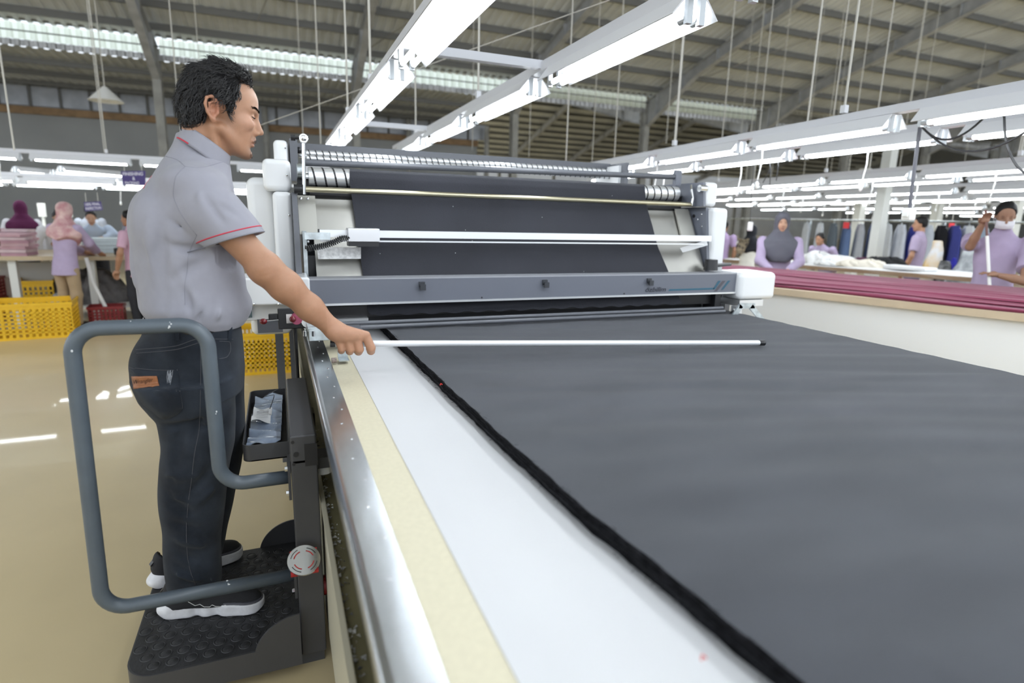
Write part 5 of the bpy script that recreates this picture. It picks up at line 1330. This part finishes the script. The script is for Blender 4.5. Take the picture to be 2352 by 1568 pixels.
    if mask:
        mb = MB(); mb.grid(10, 8, lambda u, v: G(.060+.066*math.cos((u-.5)*2.5)-.010*abs(v-.5)*2, .072*math.sin((u-.5)*2.6), -.085+.075*v)); mm = mb.build('face_mask', cm('mask_white', (.72,.72,.76)), root, 180); mm.modifiers.new('t', 'SOLIDIFY').thickness = .003
        MB().tube([G(.06,-.068,-.01), G(.0,-.086,.0)], .002, 4).tube([G(.06,-.064,-.07), G(.0,-.084,-.01)], .002, 4).build('mask_strap', cm('mask_white', (.72,.72,.76)), mm)
    return root
LIL = (.40,.33,.47)
# ---- left side
Zt = .84
M_tt = mat('plywood_top', (.46,.37,.24), .5, noise=.08, nscale=3); M_wp = mat('white_paint', (.66,.67,.64), .5)
t = thing('packing_table', (-4, 9.4, 0), 'long wooden packing table with pale legs at the left, piled with garments', 'table')
MB().box(-7, -1.2, 8.75, 10.1, Zt-.05, Zt).build('tabletop', M_tt, t)
for x in (-6.4, -4.6, -3.02, -2.22, -1.35):
    for y in (8.85, 10.0): MB().box(x-.04, x+.04, y-.04, y+.04, 0, Zt-.05).build('leg', M_wp, t)
MB().box(-2.75, -1.3, 8.9, 9.9, .16, .19).build('under_shelf', M_wp, t)
MB().box(-3.5, -2.75, 9.6, 9.63, .1, .70).build('white_screen', M_wp, t)
mt = mat('scarf_print', (.42,.20,.22), .85, col2=(.68,.50,.48), nscale=9)
person((-2.36, 8.38, 0), math.radians(62), 1.50, 'woman in rose printed headscarf, lilac tunic and khaki trousers standing at the packing table', LIL, (.36,.27,.17), head='hijab', hijmat=mt, lean=.12, woman=True,
       arms=[((.16,-.17,1.02),(.38,-.10,.90)), ((.15,.17,1.0),(.38,.10,.90))])
person((-3.42, 10.55, 0), math.radians(100), 1.51, 'woman in dark purple headscarf and white top turned away behind the pink garment piles', (.62,.62,.66), head='hijab', hcol=(.07,.012,.045), woman=True, lean=.05)
person((-2.60, 10.75, 0), math.radians(-80), 1.52, 'man in light blue shirt bending over the packing table with his head down', (.40,.47,.58), lean=.62, pitch=-.30, skin=(.42,.25,.17), arms=[((.10,-.26,1.12),(.20,-.12,1.06)), ((.10,.26,1.12),(.20,.12,1.06))])
person((-3.00, 10.35, 0), math.radians(-60), 1.46, 'dark haired person in white behind the woman in the rose headscarf', (.62,.62,.64), lean=.45, pitch=-.4, skin=(.42,.25,.17))
person((-3.05, 12.4, 0), math.radians(80), 1.50, 'dark haired person in grey far behind the packing table, back turned', (.28,.30,.34), woman=False)
person((-2.30, 12.2, 0), math.radians(70), 1.50, 'person with black cap of hair at the rear right of the packing table', (.10,.10,.12))
person((-1.68, 8.5, 0), math.radians(160), 1.42, 'person in pink shirt mostly hidden behind the operator in grey', (.52,.33,.42), sleeve='short', woman=True)
def folded(x, y, z, sx, sy, sz, rot, m, name='folded_garment', seed=0):
    r = random.Random(seed); mb = MB(); c, s = math.cos(rot), math.sin(rot)
    o = thing(name, (x, y, z), None, 'garment', None, rot); b = MB()
    n = 3
    for k in range(n):
        z0 = sz*k/n; z1 = sz*(k+.92)/n; e = r.uniform(-.012, .012)
        b.rbox(-sx/2+e, sx/2+e*.5, -sy/2, sy/2-abs(e), z0, z1, min(.012, (z1-z0)*.45), 2)
    b.v = [(v[0]+.004*math.sin(v[1]*40+seed), v[1]+.004*math.sin(v[0]*30), v[2]+.004*math.sin(v[0]*23+v[1]*31+seed)) for v in b.v]
    b.v = [(v[0], v[1], max(0., v[2])) for v in b.v]
    me = b.mesh('garment_folds', m, 40); q = bpy.data.objects.new('garment_folds', me); COL.objects.link(q); q.parent = o; return o
M_pk = [cm('garment_pink_%d' % i, c) for i, c in enumerate(((.56,.36,.40),(.60,.42,.45),(.50,.30,.35),(.66,.52,.54)))]
stx = [(-3.62,8.98,5),(-3.30,9.05,7),(-2.98,8.95,7),(-3.45,9.5,8),(-3.10,9.45,8)]
for j, (x, y, n) in enumerate(stx):
    for k in range(n):
        o = folded(x+rnd.uniform(-.015,.015), y+rnd.uniform(-.02,.02), Zt+k*.038, .27, .33, .036, rnd.uniform(-.15,.15), M_pk[(k+j)%4], seed=j*10+k)
        tag(o, 'dusty pink folded garment in the %s pile from the left, %s from the bottom' % (ordn(j), ordn(k)), 'garment', 'pink folded garments on the left table')
M_bw = cm('garment_pale', (.60,.67,.70)); M_br = cm('garment_mauve', (.36,.24,.26))
for k in range(4): tag(folded(-2.22, 9.55, Zt+k*.05, .42, .36, .048, .1*(k%2), M_bw, seed=k), 'pale blue-white folded cloth on the right of the packing table, %s from the bottom' % ordn(k), 'garment', 'pale folded cloths on the left table')
for k in range(3): tag(folded(-2.36, 9.0, Zt+k*.04, .30, .26, .038, .2*k, M_br, seed=k+7), 'mauve folded garment beside the woman in the rose headscarf, %s from the bottom' % ordn(k), 'garment', 'mauve garments on the left table')
tag(MB().rbox(-1.98,-1.88,8.92,9.0,Zt,Zt+.10,.02).build('tape_gun', M_blk), 'small black tool standing near the right end of the packing table', 'tool')
def crate(name, loc, w_, d_, h_, m, label, rot=0., nx=10, nz=6, cat='crate'):
    o = thing(name, loc, label, cat, None, rot); t_ = .006
    def wall(axis, pos, ln):
        mb = MB(); n = nx if axis == 'y' else max(4, int(nx*ln/w_)); a0, a1 = -ln/2, ln/2
        def bx_(u0, u1, z0, z1): mb.box(u0, u1, pos-t_/2, pos+t_/2, z0, z1) if axis == 'y' else mb.box(pos-t_/2, pos+t_/2, u0, u1, z0, z1)
        zb, zt_ = h_*.07, h_*.84; bx_(a0, a1, 0, zb); bx_(a0, a1, zt_, h_)
        for i in range(n+1): u = a0+(a1-a0)*i/n; bw = ln/n*.24; bx_(max(a0,u-bw), min(a1,u+bw), zb, zt_)
        for k in range(1, nz): z = zb+(zt_-zb)*k/nz; bw = (zt_-zb)/nz*.20; bx_(a0, a1, z-bw, z+bw)
        mb.build('crate_wall', m, None).parent = o
    wall('y', -d_/2, w_); wall('y', d_/2, w_); wall('x', -w_/2, d_); wall('x', w_/2, d_)
    q = MB().box(-w_/2, w_/2, -d_/2, d_/2, 0, .008).build('crate_base', m); q.parent = o
    rb = MB()
    for x0, x1, y0, y1 in ((-w_/2-.012,w_/2+.012,-d_/2-.012,-d_/2+.004),(-w_/2-.012,w_/2+.012,d_/2-.004,d_/2+.012),(-w_/2-.012,-w_/2+.004,-d_/2,d_/2),(w_/2-.004,w_/2+.012,-d_/2,d_/2)): rb.box(x0, x1, y0, y1, h_-.03, h_)
    rb.build('crate_rim', m).parent = o
    return o
M_yel = mat('yellow_plastic', (.78,.47,.015), .4); M_rdp = mat('red_plastic', (.22,.012,.015), .4)
crate('plastic_crate', (-2.62, 8.02, 0), .78, .56, .40, M_yel, 'big yellow plastic crate on the floor in front of the packing table', math.radians(8), 14, 7)
crate('plastic_crate', (-.17, 5.78, 0), .50, .52, .385, M_yel, 'yellow perforated plastic crate on the floor between the operator and the machine', 0, 13, 7)
crate('plastic_crate', (-2.98, 9.4, 0), .36, .5, .50, M_yel, 'taller yellow crate standing under the packing table', .2, 7, 7)
crate('plastic_crate', (-3.55, 9.2, 0), .42, .5, .28, M_rdp, 'dark red crate under the left end of the packing table', 0, 8, 5)
crate('plastic_crate', (-3.55, 9.2, .285), .42, .5, .26, M_rdp, 'dark red crate stacked on another red crate under the packing table', 0, 8, 5)
crate('plastic_basket', (-2.05, 8.6, .0), .36, .28, .24, M_rdp, 'small dark red basket on the floor below the right end of the packing table', .1, 8, 5, 'basket')
tag(MB().grid(8, 14, lambda u, v: (.10+.05*u+.012*math.sin(v*7), 5.45+.06*math.sin(u*4+v*6), .40-.34*v+.02*u)).build('orange_cloth', cm('orange_red', (.75,.07,.03)), None, 180), 'orange red rag hanging beside the yellow crate behind the table rail', 'rag')
P0, P1 = at(198,592,y=8.65), at(243,706,y=8.55); tag(MB().tube([P0, P0.lerp(P1,.5)+Vector((-.03,0,0)), P1], .022, 8).build('plastic_hose', M_pull, None, 40), 'pale hose slanting down from the packing table into the red basket', 'hose')
def heap(name, c, r, m, label, cat='cloth', seed=0, amp=.3, kind=None):
    mb = MB(); R = random.Random(seed); ph = [R.uniform(0,6) for _ in range(8)]
    def fn(u, v):
        a = 2*PI*u; q = v*PI/2; rr = 1+amp*(.5*math.sin(3*a+ph[0])*math.sin(2*q+ph[1])+.35*math.sin(7*a+ph[2]+4*q)+.25*math.sin(13*a+ph[3])*math.sin(9*q+ph[4]))
        return (c[0]+r[0]*math.cos(a)*math.cos(q)*rr, c[1]+r[1]*math.sin(a)*math.cos(q)*rr, c[2]+r[2]*math.sin(q)*(rr if v > 0 else 1))
    o = mb.grid(56, 18, fn).build(name, m, None, 180); tag(o, label, cat, kind=kind); return o
M_dkc = cm('dark_scrap', (.05,.045,.045), col2=(.16,.15,.15), nscale=5)
heap('cloth_heap', (-2.35,9.35,.19), (.42,.35,.40), M_dkc, 'dark heap of cloth scraps on the shelf under the packing table', seed=3)
heap('cloth_heap', (-2.62,9.15,.19), (.20,.15,.14), cm('grey_scrap', (.25,.25,.26), col2=(.5,.5,.5), nscale=14), 'mixed grey and white scraps beside the dark heap under the packing table', seed=5)
heap('cloth_heap', (-1.6,9.2,.62), (.30,.2,.12), cm('white_scrap', (.6,.6,.58)), 'white cloth bundle tucked under the right end of the packing table', seed=6)
# signs
def sign(name, quad_px, y, m, lines, label, fm):
    q = [at(*p, y=y) for p in quad_px]       # bottom left, bottom right, top right, top left
    q[1].x = q[1].x; o = thing(name, q[0], label, 'sign'); a, b, c, d = q; bk = Vector((0,.012,0))
    mb = MB(); mb.add([a,b,c,d,a+bk,b+bk,c+bk,d+bk], [(0,1,2,3),(7,6,5,4),(0,4,5,1),(1,5,6,2),(2,6,7,3),(3,7,4,0)]); mb.build('sign_board', m, o)
    for tx, u0, u1, v0, v1 in lines:
        f = lambda u, v: (a*(1-u)+b*u)*(1-v)+(d*(1-u)+c*u)*v+Vector((0,-.002,0)); text_quad(tx, f(u0,v0), f(u1,v0), f(u1,v1), f(u0,v1), bold=.03).build('sign_lettering', fm, o)
    for s_ in (.15, .85):
        p = d*(1-s_)+c*s_; MB().cyl((p.x,p.y+.006,p.z), (p.x,p.y+.006,p.z+.12), .004, 5).build('sign_hanger', M_wire, o)
    return o
M_sg = mat('sign_purple', (.055,.035,.17), .5); M_sl = mat('sign_letter', (.66,.64,.74), .5)
sign('hanging_sign', ((283,425),(334,426),(334,392),(277,393)), 9.3, M_sg, [('FINISHING', .06,.90,.68,.92), ('&', .44,.56,.36,.60), ('PACKING', .10,.72,.04,.27)], 'larger purple hanging sign with white lettering behind the operator\'s back', M_sl)
sign('hanging_sign', ((195,485),(236,482),(231,462),(192,464)), 9.8, M_sg, [('100% FINAL', .06,.94,.55,.90), ('INSPECTION', .06,.94,.10,.44)], 'smaller purple hanging sign with two lines of white lettering over the packing table', M_sl)
for q, lb in ((((84,466),(102,466),(107,498),(88,498)), 'left white notice board behind the packing table'), (((147,470),(163,470),(167,498),(152,498)), 'right white notice board behind the packing table')):
    P = [at(*p, y=13.2) for p in q]; tag(MB().box(P[0].x, P[1].x, 13.2, 13.23, P[2].z, P[0].z).build('notice_board', M_wp), lb, 'board')
    MB().box((P[0].x+P[1].x)/2-.02, (P[0].x+P[1].x)/2+.02, 13.22, 13.26, 0, P[2].z).build('board_post', M_wp, bpy.data.objects[[o.name for o in COL.objects if o.name.startswith('notice_board')][-1]])
P = at(243,226,y=13); o = tag(MB().tube([(P.x,13,P.z-.05),(P.x,13,P.z+.20)], 0, 20, False, [.28,.03]).build('pendant_shade', M_pull, None, 180), 'white conical pendant lampshade hanging before the louvre windows', 'pendant lamp')
MB().cyl((P.x,13,P.z+.2), (P.x,13,rz(13)), .008, 6).build('pendant_cord', M_wire, o); MB().sphere((P.x,13,P.z), .05, 6).build('bulb', M_pull, o)
# ---- right side: burgundy table
def TW(u, v, z): return Vector((4.0-.361*u+.9325*v, 2.92+.9325*u+.361*v, z))   # along / across the table
ZB = .935
bt = thing('cloth_table', TW(1, .75, 0), 'long table with pale wooden edge and white side panel under the burgundy cloth', 'table')
def tbox(u0, u1, v0, v1, z0, z1, mb=None):
    mb = mb or MB(); vs = [TW(u, v, z) for z in (z0, z1) for u, v in ((u0,v0),(u1,v0),(u1,v1),(u0,v1))]
    return mb.add(vs, [(3,2,1,0),(4,5,6,7),(0,1,5,4),(1,2,6,5),(2,3,7,6),(3,0,4,7)])
M_we = mat('edge_wood', (.52,.42,.30), .5, noise=.05, nscale=6)
tbox(-2.7, 4.6, 0, 1.47, ZB-.05, ZB).build('tabletop', M_we, bt)
tbox(-2.7, 4.6, .05, .065, .08, ZB-.05).build('side_panel', mat('panel_white', (.80,.81,.82), .5), bt)
for u in (-2.5, -.6, 1.4, 3.0, 4.4):
    for v in (.15, 1.35): tbox(u-.04, u+.04, v-.04, v+.04, 0, ZB-.05).build('leg', M_wp, bt)
M_bg = mat('burgundy_cloth', (.165,.030,.062), .85, noise=.08, nscale=3, spec=.2, sheen=.15)
bc = thing('burgundy_cloth', TW(1, .75, ZB), 'long lay of burgundy cloth in loose plies along the right hand table', 'cloth')
for k, (x0, zb, dz) in enumerate(((.05,.0,.022),(.13,.022,.014),(.30,.036,.012),(.62,.048,.010))):
    def fn(u, v, k=k, x0=x0, zb=zb, dz=dz):
        y = -2.6+v*7.1; e = x0+.03*math.sin(y*1.7+k*2)+.015*math.sin(y*4.1+k); t_ = u*10
        if t_ < 1: a_ = t_*PI/2; x = e-.008*math.sin(a_*2); z = zb+dz*math.sin(a_)
        else: x = e+(1.44-e)*(t_-1)/9; z = zb+dz+.008*math.sin(x*21+1.6*math.sin(y*.9+k)+.7*y)*(.5+.5*math.sin(y*.7+k*1.7))+.004*math.sin(x*47+y*1.3)+.012*math.exp(-((x-.75-.1*y)/.05)**2)
        return TW(y, x, ZB+max(z, .001))
    MB().grid(120, 90, fn).build('cloth_ply', M_bg, bc, 180)
def slab(x0, x1, y0, y1, za, zb, nm, m, par, f):
    mb = MB(); vs = [(x, y, f(y)+z) for z in (za, zb) for x, y in ((x0,y0),(x1,y0),(x1,y1),(x0,y1))]
    mb.add(vs, [(3,2,1,0),(4,5,6,7),(0,1,5,4),(1,2,6,5),(2,3,7,6),(3,0,4,7)]); return mb.build(nm, m, par)
# white packing table
def z2(y): return .9+(5.0-y)*.022
wt = thing('white_table', (7.8, 4.5, 0), 'long white panelled packing table with brown edge beyond the burgundy cloth', 'table')
slab(7.2, 8.15, 1.2, 8.1, -.05, 0, 'tabletop', mat('edge_brown', (.30,.20,.13), .5), wt, z2)
MB().box(7.25, 7.265, 1.2, 8.1, .08, .80).build('side_panel', MATS['panel_white'], wt)
for y in (1.5, 4, 6, 7.9):
    for x in (7.35, 8.05): MB().box(x-.04, x+.04, y-.04, y+.04, 0, .72).build('leg', M_wp, wt)
M_sh = cm('white_sheet', (.76,.76,.76)); M_ec = cm('ecru_cloth', (.72,.67,.58)); M_bk = cm('black_cloth', (.012,.012,.013))
def shf(u, v): y = 1.3+v*6.75; x = 7.19+.95*u; return (x, y, z2(y)+.012+.010*math.sin(y*7+u*5)*math.sin(u*9)*(1 if u > .02 else 0)-(.035*(1+.5*math.sin(y*9)) if u < .012 else 0))
tag(MB().grid(84, 90, shf).build('white_sheet', M_sh, None, 180), 'white cloth sheet covering the packing table beyond the burgundy cloth', 'cloth')
def rp(px, x): return at(px, 590, x=x).y
for j, (px, X_, r, m_, lb) in enumerate(((1880,7.5,(.20,.26,.17),M_sh,'tallest white cloth pile at the left of the white table'),(1925,7.55,(.22,.30,.13),M_sh,'white cloth pile just right of the tallest one'),
        (1960,7.4,(.14,.24,.09),M_ec,'ecru bundle at the front edge of the white table'),(2000,7.5,(.16,.22,.10),M_ec,'ecru folded heap right of the ecru bundle'),(1905,7.36,(.12,.24,.07),M_sh,'low white fold at the front of the white piles'),
        (2045,7.88,(.2,.22,.13),M_bk,'black cloth heap on the middle of the white table'),(2015,7.88,(.2,.22,.12),M_bk,'second black cloth heap left of the larger one'),(1985,7.9,(.12,.2,.10),cm('plum_cloth', (.06,.02,.04)),'plum cloth heap beside the black heaps'))):
    y = rp(px, X_); heap('cloth_heap', (X_, y, z2(y)+.02), r, m_, lb, seed=10+j, amp=.22)
y = rp(2090, 7.5); tag(MB().rbox(7.38,7.62,y-.30,y+.26,z2(y)+.02,z2(y)+.07,.02).build('cloth_bolt', M_sh, None, 40), 'flat white folded bolt lying near the middle front of the white table', 'cloth')
# people on the right
person((5.22, 4.98, 0), math.radians(-128), 1.58, 'woman in charcoal headscarf and lilac blouse facing the camera at the burgundy cloth', LIL, head='hijab', hcol=(.105,.105,.125), woman=True, h=.008, pitch=-.05, skin=(.46,.27,.18),
       arms=[((.14,-.20,1.05),(.34,-.10,.96)), ((.14,.20,1.05),(.34,.06,.96))])
ms = mat('leopard_print', (.30,.24,.16), .85, col2=(.04,.035,.03), nscale=26)
p = person((6.75, 7.05, 0), math.radians(25), 1.44, 'woman in black scarf and white sweater seen from behind, left of the charcoal headscarf', (.74,.72,.66), (.08,.15,.30), head='hijab', hcol=(.02,.021,.026), woman=True, lean=.15,
       arms=[((.16,-.17,1.0),(.36,-.10,.92)), ((.16,.17,1.0),(.36,.10,.92))])
P = Vector((6.75, 7.05, 0)); MB().grid(8, 10, lambda u, v: (P.x-.12+.02*math.sin(v*5)+.10*(u-.5), P.y-.02-.13*(u-.5)+.05*v*(u), 1.22-.26*v*(1-.5*abs(u-.5))+.01*math.sin(u*9))).build('scarf_tail', ms, p, 180).modifiers.new('t', 'SOLIDIFY').thickness = .008
person((7.62, 8.62, 0), math.radians(30), 1.50, 'man in lilac uniform with black cap, back turned, beside the white machine cover', (.36,.27,.42), sleeve='short', lean=.1)
person((8.62, 7.15, 0), math.radians(-170), 1.42, 'dark haired worker in lilac bent low behind the white piles', LIL, lean=.55, pitch=-.3)
person((9.0, 5.95, 0), math.radians(115), 1.62, 'man in lilac short sleeved shirt walking away behind the white table', (.38,.31,.43), sleeve='short', headyaw=.3)
ph = math.radians(-150)
BX, BY = 5.98, 3.24
def LC(P): c, q = math.cos(ph), math.sin(ph); dx, dy = P[0]-BX, P[1]-BY; return (dx*c+dy*q, -dx*q+dy*c, P[2])
pt = Vector(at(2264,482,x=5.66)); pb = Vector(at(2273,657,x=5.66)); g1 = pb.lerp(pt, .90); g2 = pb.lerp(pt, .17)
e1_ = at(2228,566,x=5.75); e2_ = at(2352,645,x=5.8)
def short(a, b, L): a = Vector(a); b = Vector(b); return a+(b-a).normalized()*L
w1 = g1+(Vector(e1_)-g1).normalized()*.075; w2 = g2+(Vector(e2_)-g2).normalized()*.075
person((BX, BY, 0), ph, 1.69, 'masked man in lilac shirt at the right edge, holding a white pole upright', (.38,.31,.44), sleeve='short', mask=True, h=.0075, pitch=-.3, headyaw=.15, skin=(.28,.155,.10),
       arms=[(LC(e1_), LC(w1)), (LC(e2_), LC(w2))])
def W_(x, y, z): c, s = math.cos(ph), math.sin(ph); return Vector((6.35+x*c-y*s, 3.22+x*s+y*c, z))
o = tag(MB().cyl(pb, pb.lerp(pt, .66), .013, 12).build('broom_pole', M_pull, None, 40), 'white and brown upright pole held by the masked man at the right edge', 'pole')
MB().cyl(pb.lerp(pt, .66), pt, .010, 12).build('brown_handle', mat('brown_rod', (.14,.06,.05), .5), o, 40)
# hanging garments, bags, columns and signs beyond
rl = thing('garment_rail', (10.2, 6.5, 0), 'steel garment rail on posts behind the white table with hanging clothes', 'rail')
MB().cyl((10.1,3.6,1.56), (10.1,11.5,1.56), .016, 8).build('rail_bar', M_galv, rl)
for y in (3.7, 6.3, 8.9, 11.4): MB().cyl((10.1,y,0), (10.1,y,1.56), .016, 8).build('rail_post', M_galv, rl)
def garment(x, y, z, col, ln, rot, label, seed, grp):
    r = random.Random(seed); m_ = cm('hung_%02x%02x%02x' % tuple(int(255*v) for v in col), col, bump=.3, bscale=8)
    o = thing('hanging_garment', (x,y,z), label, 'garment', grp, rot); mb = MB()
    def fn(u, v): a = 2*PI*u; w_ = .12+.10*min(1, v*5)+.05*v; return (w_*math.cos(a), (.035+.03*v)*math.sin(a)*(1+.25*math.sin(a*5+seed)), -.05-ln*v+.012*math.sin(a*3+seed)*v)
    q = mb.grid(22, 10, fn).build('cloth_body', m_, None, 180); q.parent = o
    q = MB().tube([(-.2,0,-.10),(0,0,-.035),(.2,0,-.10)], .005, 5).tube([(0,0,-.035),(0,0,-.005),(.018,0,.012)], .003, 5).build('hanger', M_galv, None); q.parent = o
gcol = [((.45,.47,.50),.75),((.55,.57,.60),.8),((.10,.12,.14),.7),((.10,.15,.28),.8),((.40,.42,.46),.85),((.08,.11,.22),.75),((.60,.62,.65),.8),((.58,.60,.66),.7),((.03,.04,.22),.8),((.52,.56,.62),.85),((.012,.012,.015),.75),((.05,.06,.24),.8),((.62,.64,.66),.9),((.34,.42,.52),.7)]
nmc = ['grey','pale grey','charcoal','mid blue','dull grey','navy','white','silvery','deep blue','ice grey','black','royal blue','large white','steel blue']
for j, (cc_, ln) in enumerate(gcol):
    ln *= .85
    px = 1850+j*31; y = at(px, 540, x=10.1).y; garment(10.1, y, 1.55, cc_, ln, math.radians(55), '%s garment hanging on the rail behind the white table, %s from the left' % (nmc[j], ordn(j)), j, 'garments hanging on the far rail')
def bag(px, x, sz, m_, label, zb=.0):
    P = at(px, 600, x=x); o = thing('cloth_bag', (x, P.y, zb), label, 'bag'); S = SDF((x-.4,P.y-.4,zb), (x+.4,P.y+.4,zb+1.35), .014)
    S.stack([(zb+.01,x,P.y,sz[0]*.8,sz[1]*.8),(zb+sz[2]*.2,x,P.y,sz[0],sz[1]),(zb+sz[2]*.6,x,P.y,sz[0]*.95,sz[1]*.9),(zb+sz[2]*.88,x,P.y,sz[0]*.5,sz[1]*.5),(zb+sz[2],x,P.y,sz[0]*.35,sz[1]*.35)], .3, 0, 2.3); S.wob(.02, 16, px); S.build('bag_cloth', m_, o)
bag(2146, 8.6, (.14,.16,1.28), mat('bag_yellow', (.62,.36,.03), .8, col2=(.62,.64,.68), nscale=3.2), 'yellow and white cloth bag standing behind the white table')
bag(2172, 8.45, (.13,.15,1.02), cm('bag_black', (.02,.02,.022), col2=(.2,.2,.2), nscale=12), 'black sack with pale print beside the yellow bag')
bag(2235, 8.55, (.26,.32,1.16), mat('bag_mottled', (.03,.035,.04), .5, col2=(.42,.44,.46), nscale=5), 'big mottled black and silver plastic sack behind the white table')
bag(2192, 8.9, (.08,.10,1.06), cm('bag_blue', (.03,.03,.30)), 'narrow blue sack left of the mottled sack')
for j, (px, x, wd) in enumerate(((2022,9.6,.16),(1972,14,.2),(2150,16,.2),(2330,13,.16))):
    P = at(px, 500, x=x); tag(MB().box(x-wd/2, x+wd/2, P.y-wd/2, P.y+wd/2, 0, 2.9).box(x-wd*.9, x+wd*.9, P.y-wd*.9, P.y+wd*.9, 0, .02).build('white_post', M_wp), 'white square post among the distant lamps, %s from the left' % ['second','first','third','fourth'][j], 'post')
M_sr = mat('sign_red', (.62,.035,.045), .5)
def rsign(px0, py0, px1, py1, x, label, txt=None):
    a = at(px0, py1, x=x); b = at(px1, py1, x=x); d = at(px0, py0, x=x); o = thing('red_sign', a, label, 'sign')
    dr = (b-a); dr.z = 0; hz = d.z-a.z; n_ = Vector((dr.y, -dr.x, 0)).normalized()
    if n_.dot(CO-a) < 0: n_ = -n_
    up = Vector((0,0,hz)); mb = MB(); mb.add([a,a+dr,a+dr+up,a+up,a-n_*.01,a+dr-n_*.01,a+dr+up-n_*.01,a+up-n_*.01], [(0,1,2,3),(7,6,5,4),(0,4,5,1),(1,5,6,2),(2,6,7,3),(3,7,4,0)]); mb.build('sign_board', M_sr, o)
    for i, t_ in enumerate(txt or ()):
        v0 = .58-.42*i; f = lambda u, v: a+dr*u+up*v+n_*.003; text_quad(t_, f(.1,v0), f(.9,v0), f(.9,v0+.28), f(.1,v0+.28), bold=.02).build('sign_lettering', M_sl, o)
    MB().cyl(a+dr*.5+up, a+dr*.5+up+Vector((0,0,.25)), .005, 5).build('sign_hanger', M_wire, o)
rsign(2297,503,2316,521, 9.5, 'red sign with white lines near the masked man\'s shoulder', ('LINE','SEWING'))
rsign(1936,510,1949,524, 9.9, 'small red sign hanging above the white cloth piles')
rsign(2179,512,2191,521, 11, 'tiny red sign above the hanging garments')
